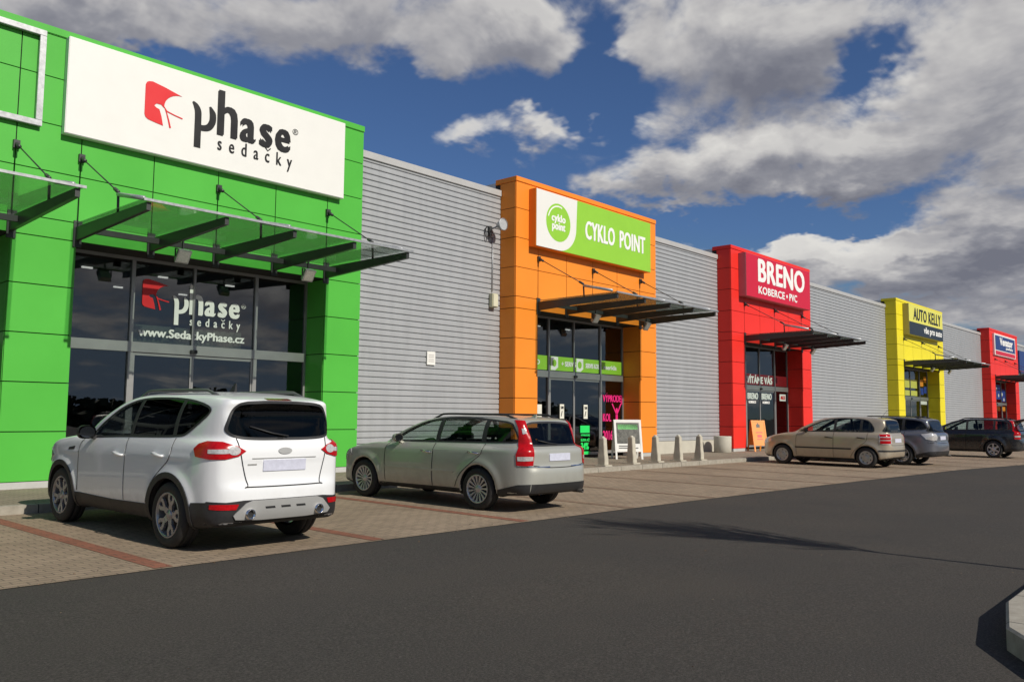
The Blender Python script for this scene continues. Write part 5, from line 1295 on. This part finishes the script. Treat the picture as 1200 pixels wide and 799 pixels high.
c.plate('rubbing_strip', [(-.34,.80,.47),(-.55,.70,.47),(-.64,.50,.47),(-.64,.50,.51),(-.55,.70,.51),(-.34,.80,.51)], (.6, -.8, 0), M['black'], off=0.012, both=True)
c.rear('rubbing_strip', [(-.58,.47),(.58,.47),(.58,.51),(-.58,.51)], M['black'], off=0.012)
c.plate('taillight', [(-.36,.76,.94),(-.37,.78,.74),(-.44,.76,.67),(-.58,.62,.66),(-.62,.52,.70),(-.61,.50,.90),(-.56,.56,.955),(-.44,.70,.965)], (.72, -.69, 0), M['lampclear'], off=0.010, h=0.03, both=True)
for (z0, z1) in ((.885,.945),(.80,.86),(.69,.775)):
    c.plate('brake_lamp', [(-.38,.76,z0),(-.50,.68,z0),(-.59,.56,z0),(-.58,.55,z1),(-.50,.68,z1),(-.38,.76,z1)], (.72, -.69, 0), M['lampred'], off=0.014, h=0.03, both=True)
c.rear('number_plate', [(-.26,.72),(.26,.72),(.26,.83),(-.26,.83)], M['plate'], off=0.008)
c.mirror(1.74, .98, M['black'], 0.85); c.handle(1.06, .83, M['black']); c.handle(.14, .835, M['black'])
c.fin(-.18, 0, 0.22, M['black'], True); c.exhaust(-.42, .26, .025, M['disc'])
c.plate('headlight', [(2.85,.70,.80),(3.14,.42,.72),(3.18,.40,.58),(3.0,.66,.60),(2.76,.76,.70)], (-.62, -.78, 0), M['lampclear'], off=0.008, both=True, h=0.04)
c.frontp('grille', [(-.32,.50),(.32,.50),(.36,.68),(-.36,.68)], M['black'], off=0.008)

# --- grey and black estate cars further along
GRY = dict(EST); GRY['wb'] = 2.70
GRY['dlo'] = [(1.98,.985),(1.2,1.0),(.3,1.03),(-.40,1.06),(-.62,1.08),(-.66,1.12),(-.55,1.27),(-.46,1.31),(-.2,1.345),(.4,1.375),(.9,1.365),(1.28,1.305),(1.65,1.165),(1.9,1.03)]
estate('mid grey estate car with dark windows parked half behind the beige hatchback', place(29.0, 8.95), PI/2, M['paint_grey'], M['glass_dark'], 'six', M['glass_dark'], detail=False, res=0.028, scale=1.05, lampm=M['lampclear'], d=GRY, lamps='corner', railm=M['black'])
bc = estate('black estate car with its tailgate raised, farthest car at the right frame edge', place(37.2, 8.25), PI/2, M['paint_black'], M['glass_mid'], 'six', M['glass_smoke'], detail=False, res=0.028, scale=(0.97, 1.0, 1.04), lamps='pillar', open_gate=True)
# raised tailgate: hinged at the roof's rear edge and swung up
g = MB(); pr = [(-.60,1.375),(-.95,1.44),(-1.25,1.46),(-1.42,1.42),(-1.50,1.30)]; vs = []; fs = []
for i, (x, z) in enumerate(pr):
    hw = [.56,.60,.64,.62,.58][i]
    for y in (-hw, -hw*.5, 0, hw*.5, hw): vs.append((x, y, z-(abs(y)/hw)**2*0.03))
n5 = len(pr)
vs += [(x, y, z-0.06) for x, y, z in vs]
for L, s_ in ((0, 1), (5*n5, -1)):
    for i in range(n5-1):
        for k in range(4): fs.append(tuple([L+i*5+k, L+i*5+k+1, L+(i+1)*5+k+1, L+(i+1)*5+k][::s_]))
for i in range(n5-1):
    for k in (0, 4): fs.append((i*5+k, (i+1)*5+k, 5*n5+(i+1)*5+k, 5*n5+i*5+k))
for i in (0, n5-1):
    for k in range(4): fs.append((i*5+k, i*5+k+1, 5*n5+i*5+k+1, 5*n5+i*5+k))
g.add(vs, fs, 0, True); tg = g.build('tailgate', M['paint_black'], bc.root)
g = MB(); 
for sg_ in (1, -1): g.tube([(-.72, sg_*.55, 1.15), (-1.0, sg_*.56, 1.38)], 0.012, 6)
g.build('gas_strut', M['black'], bc.root)
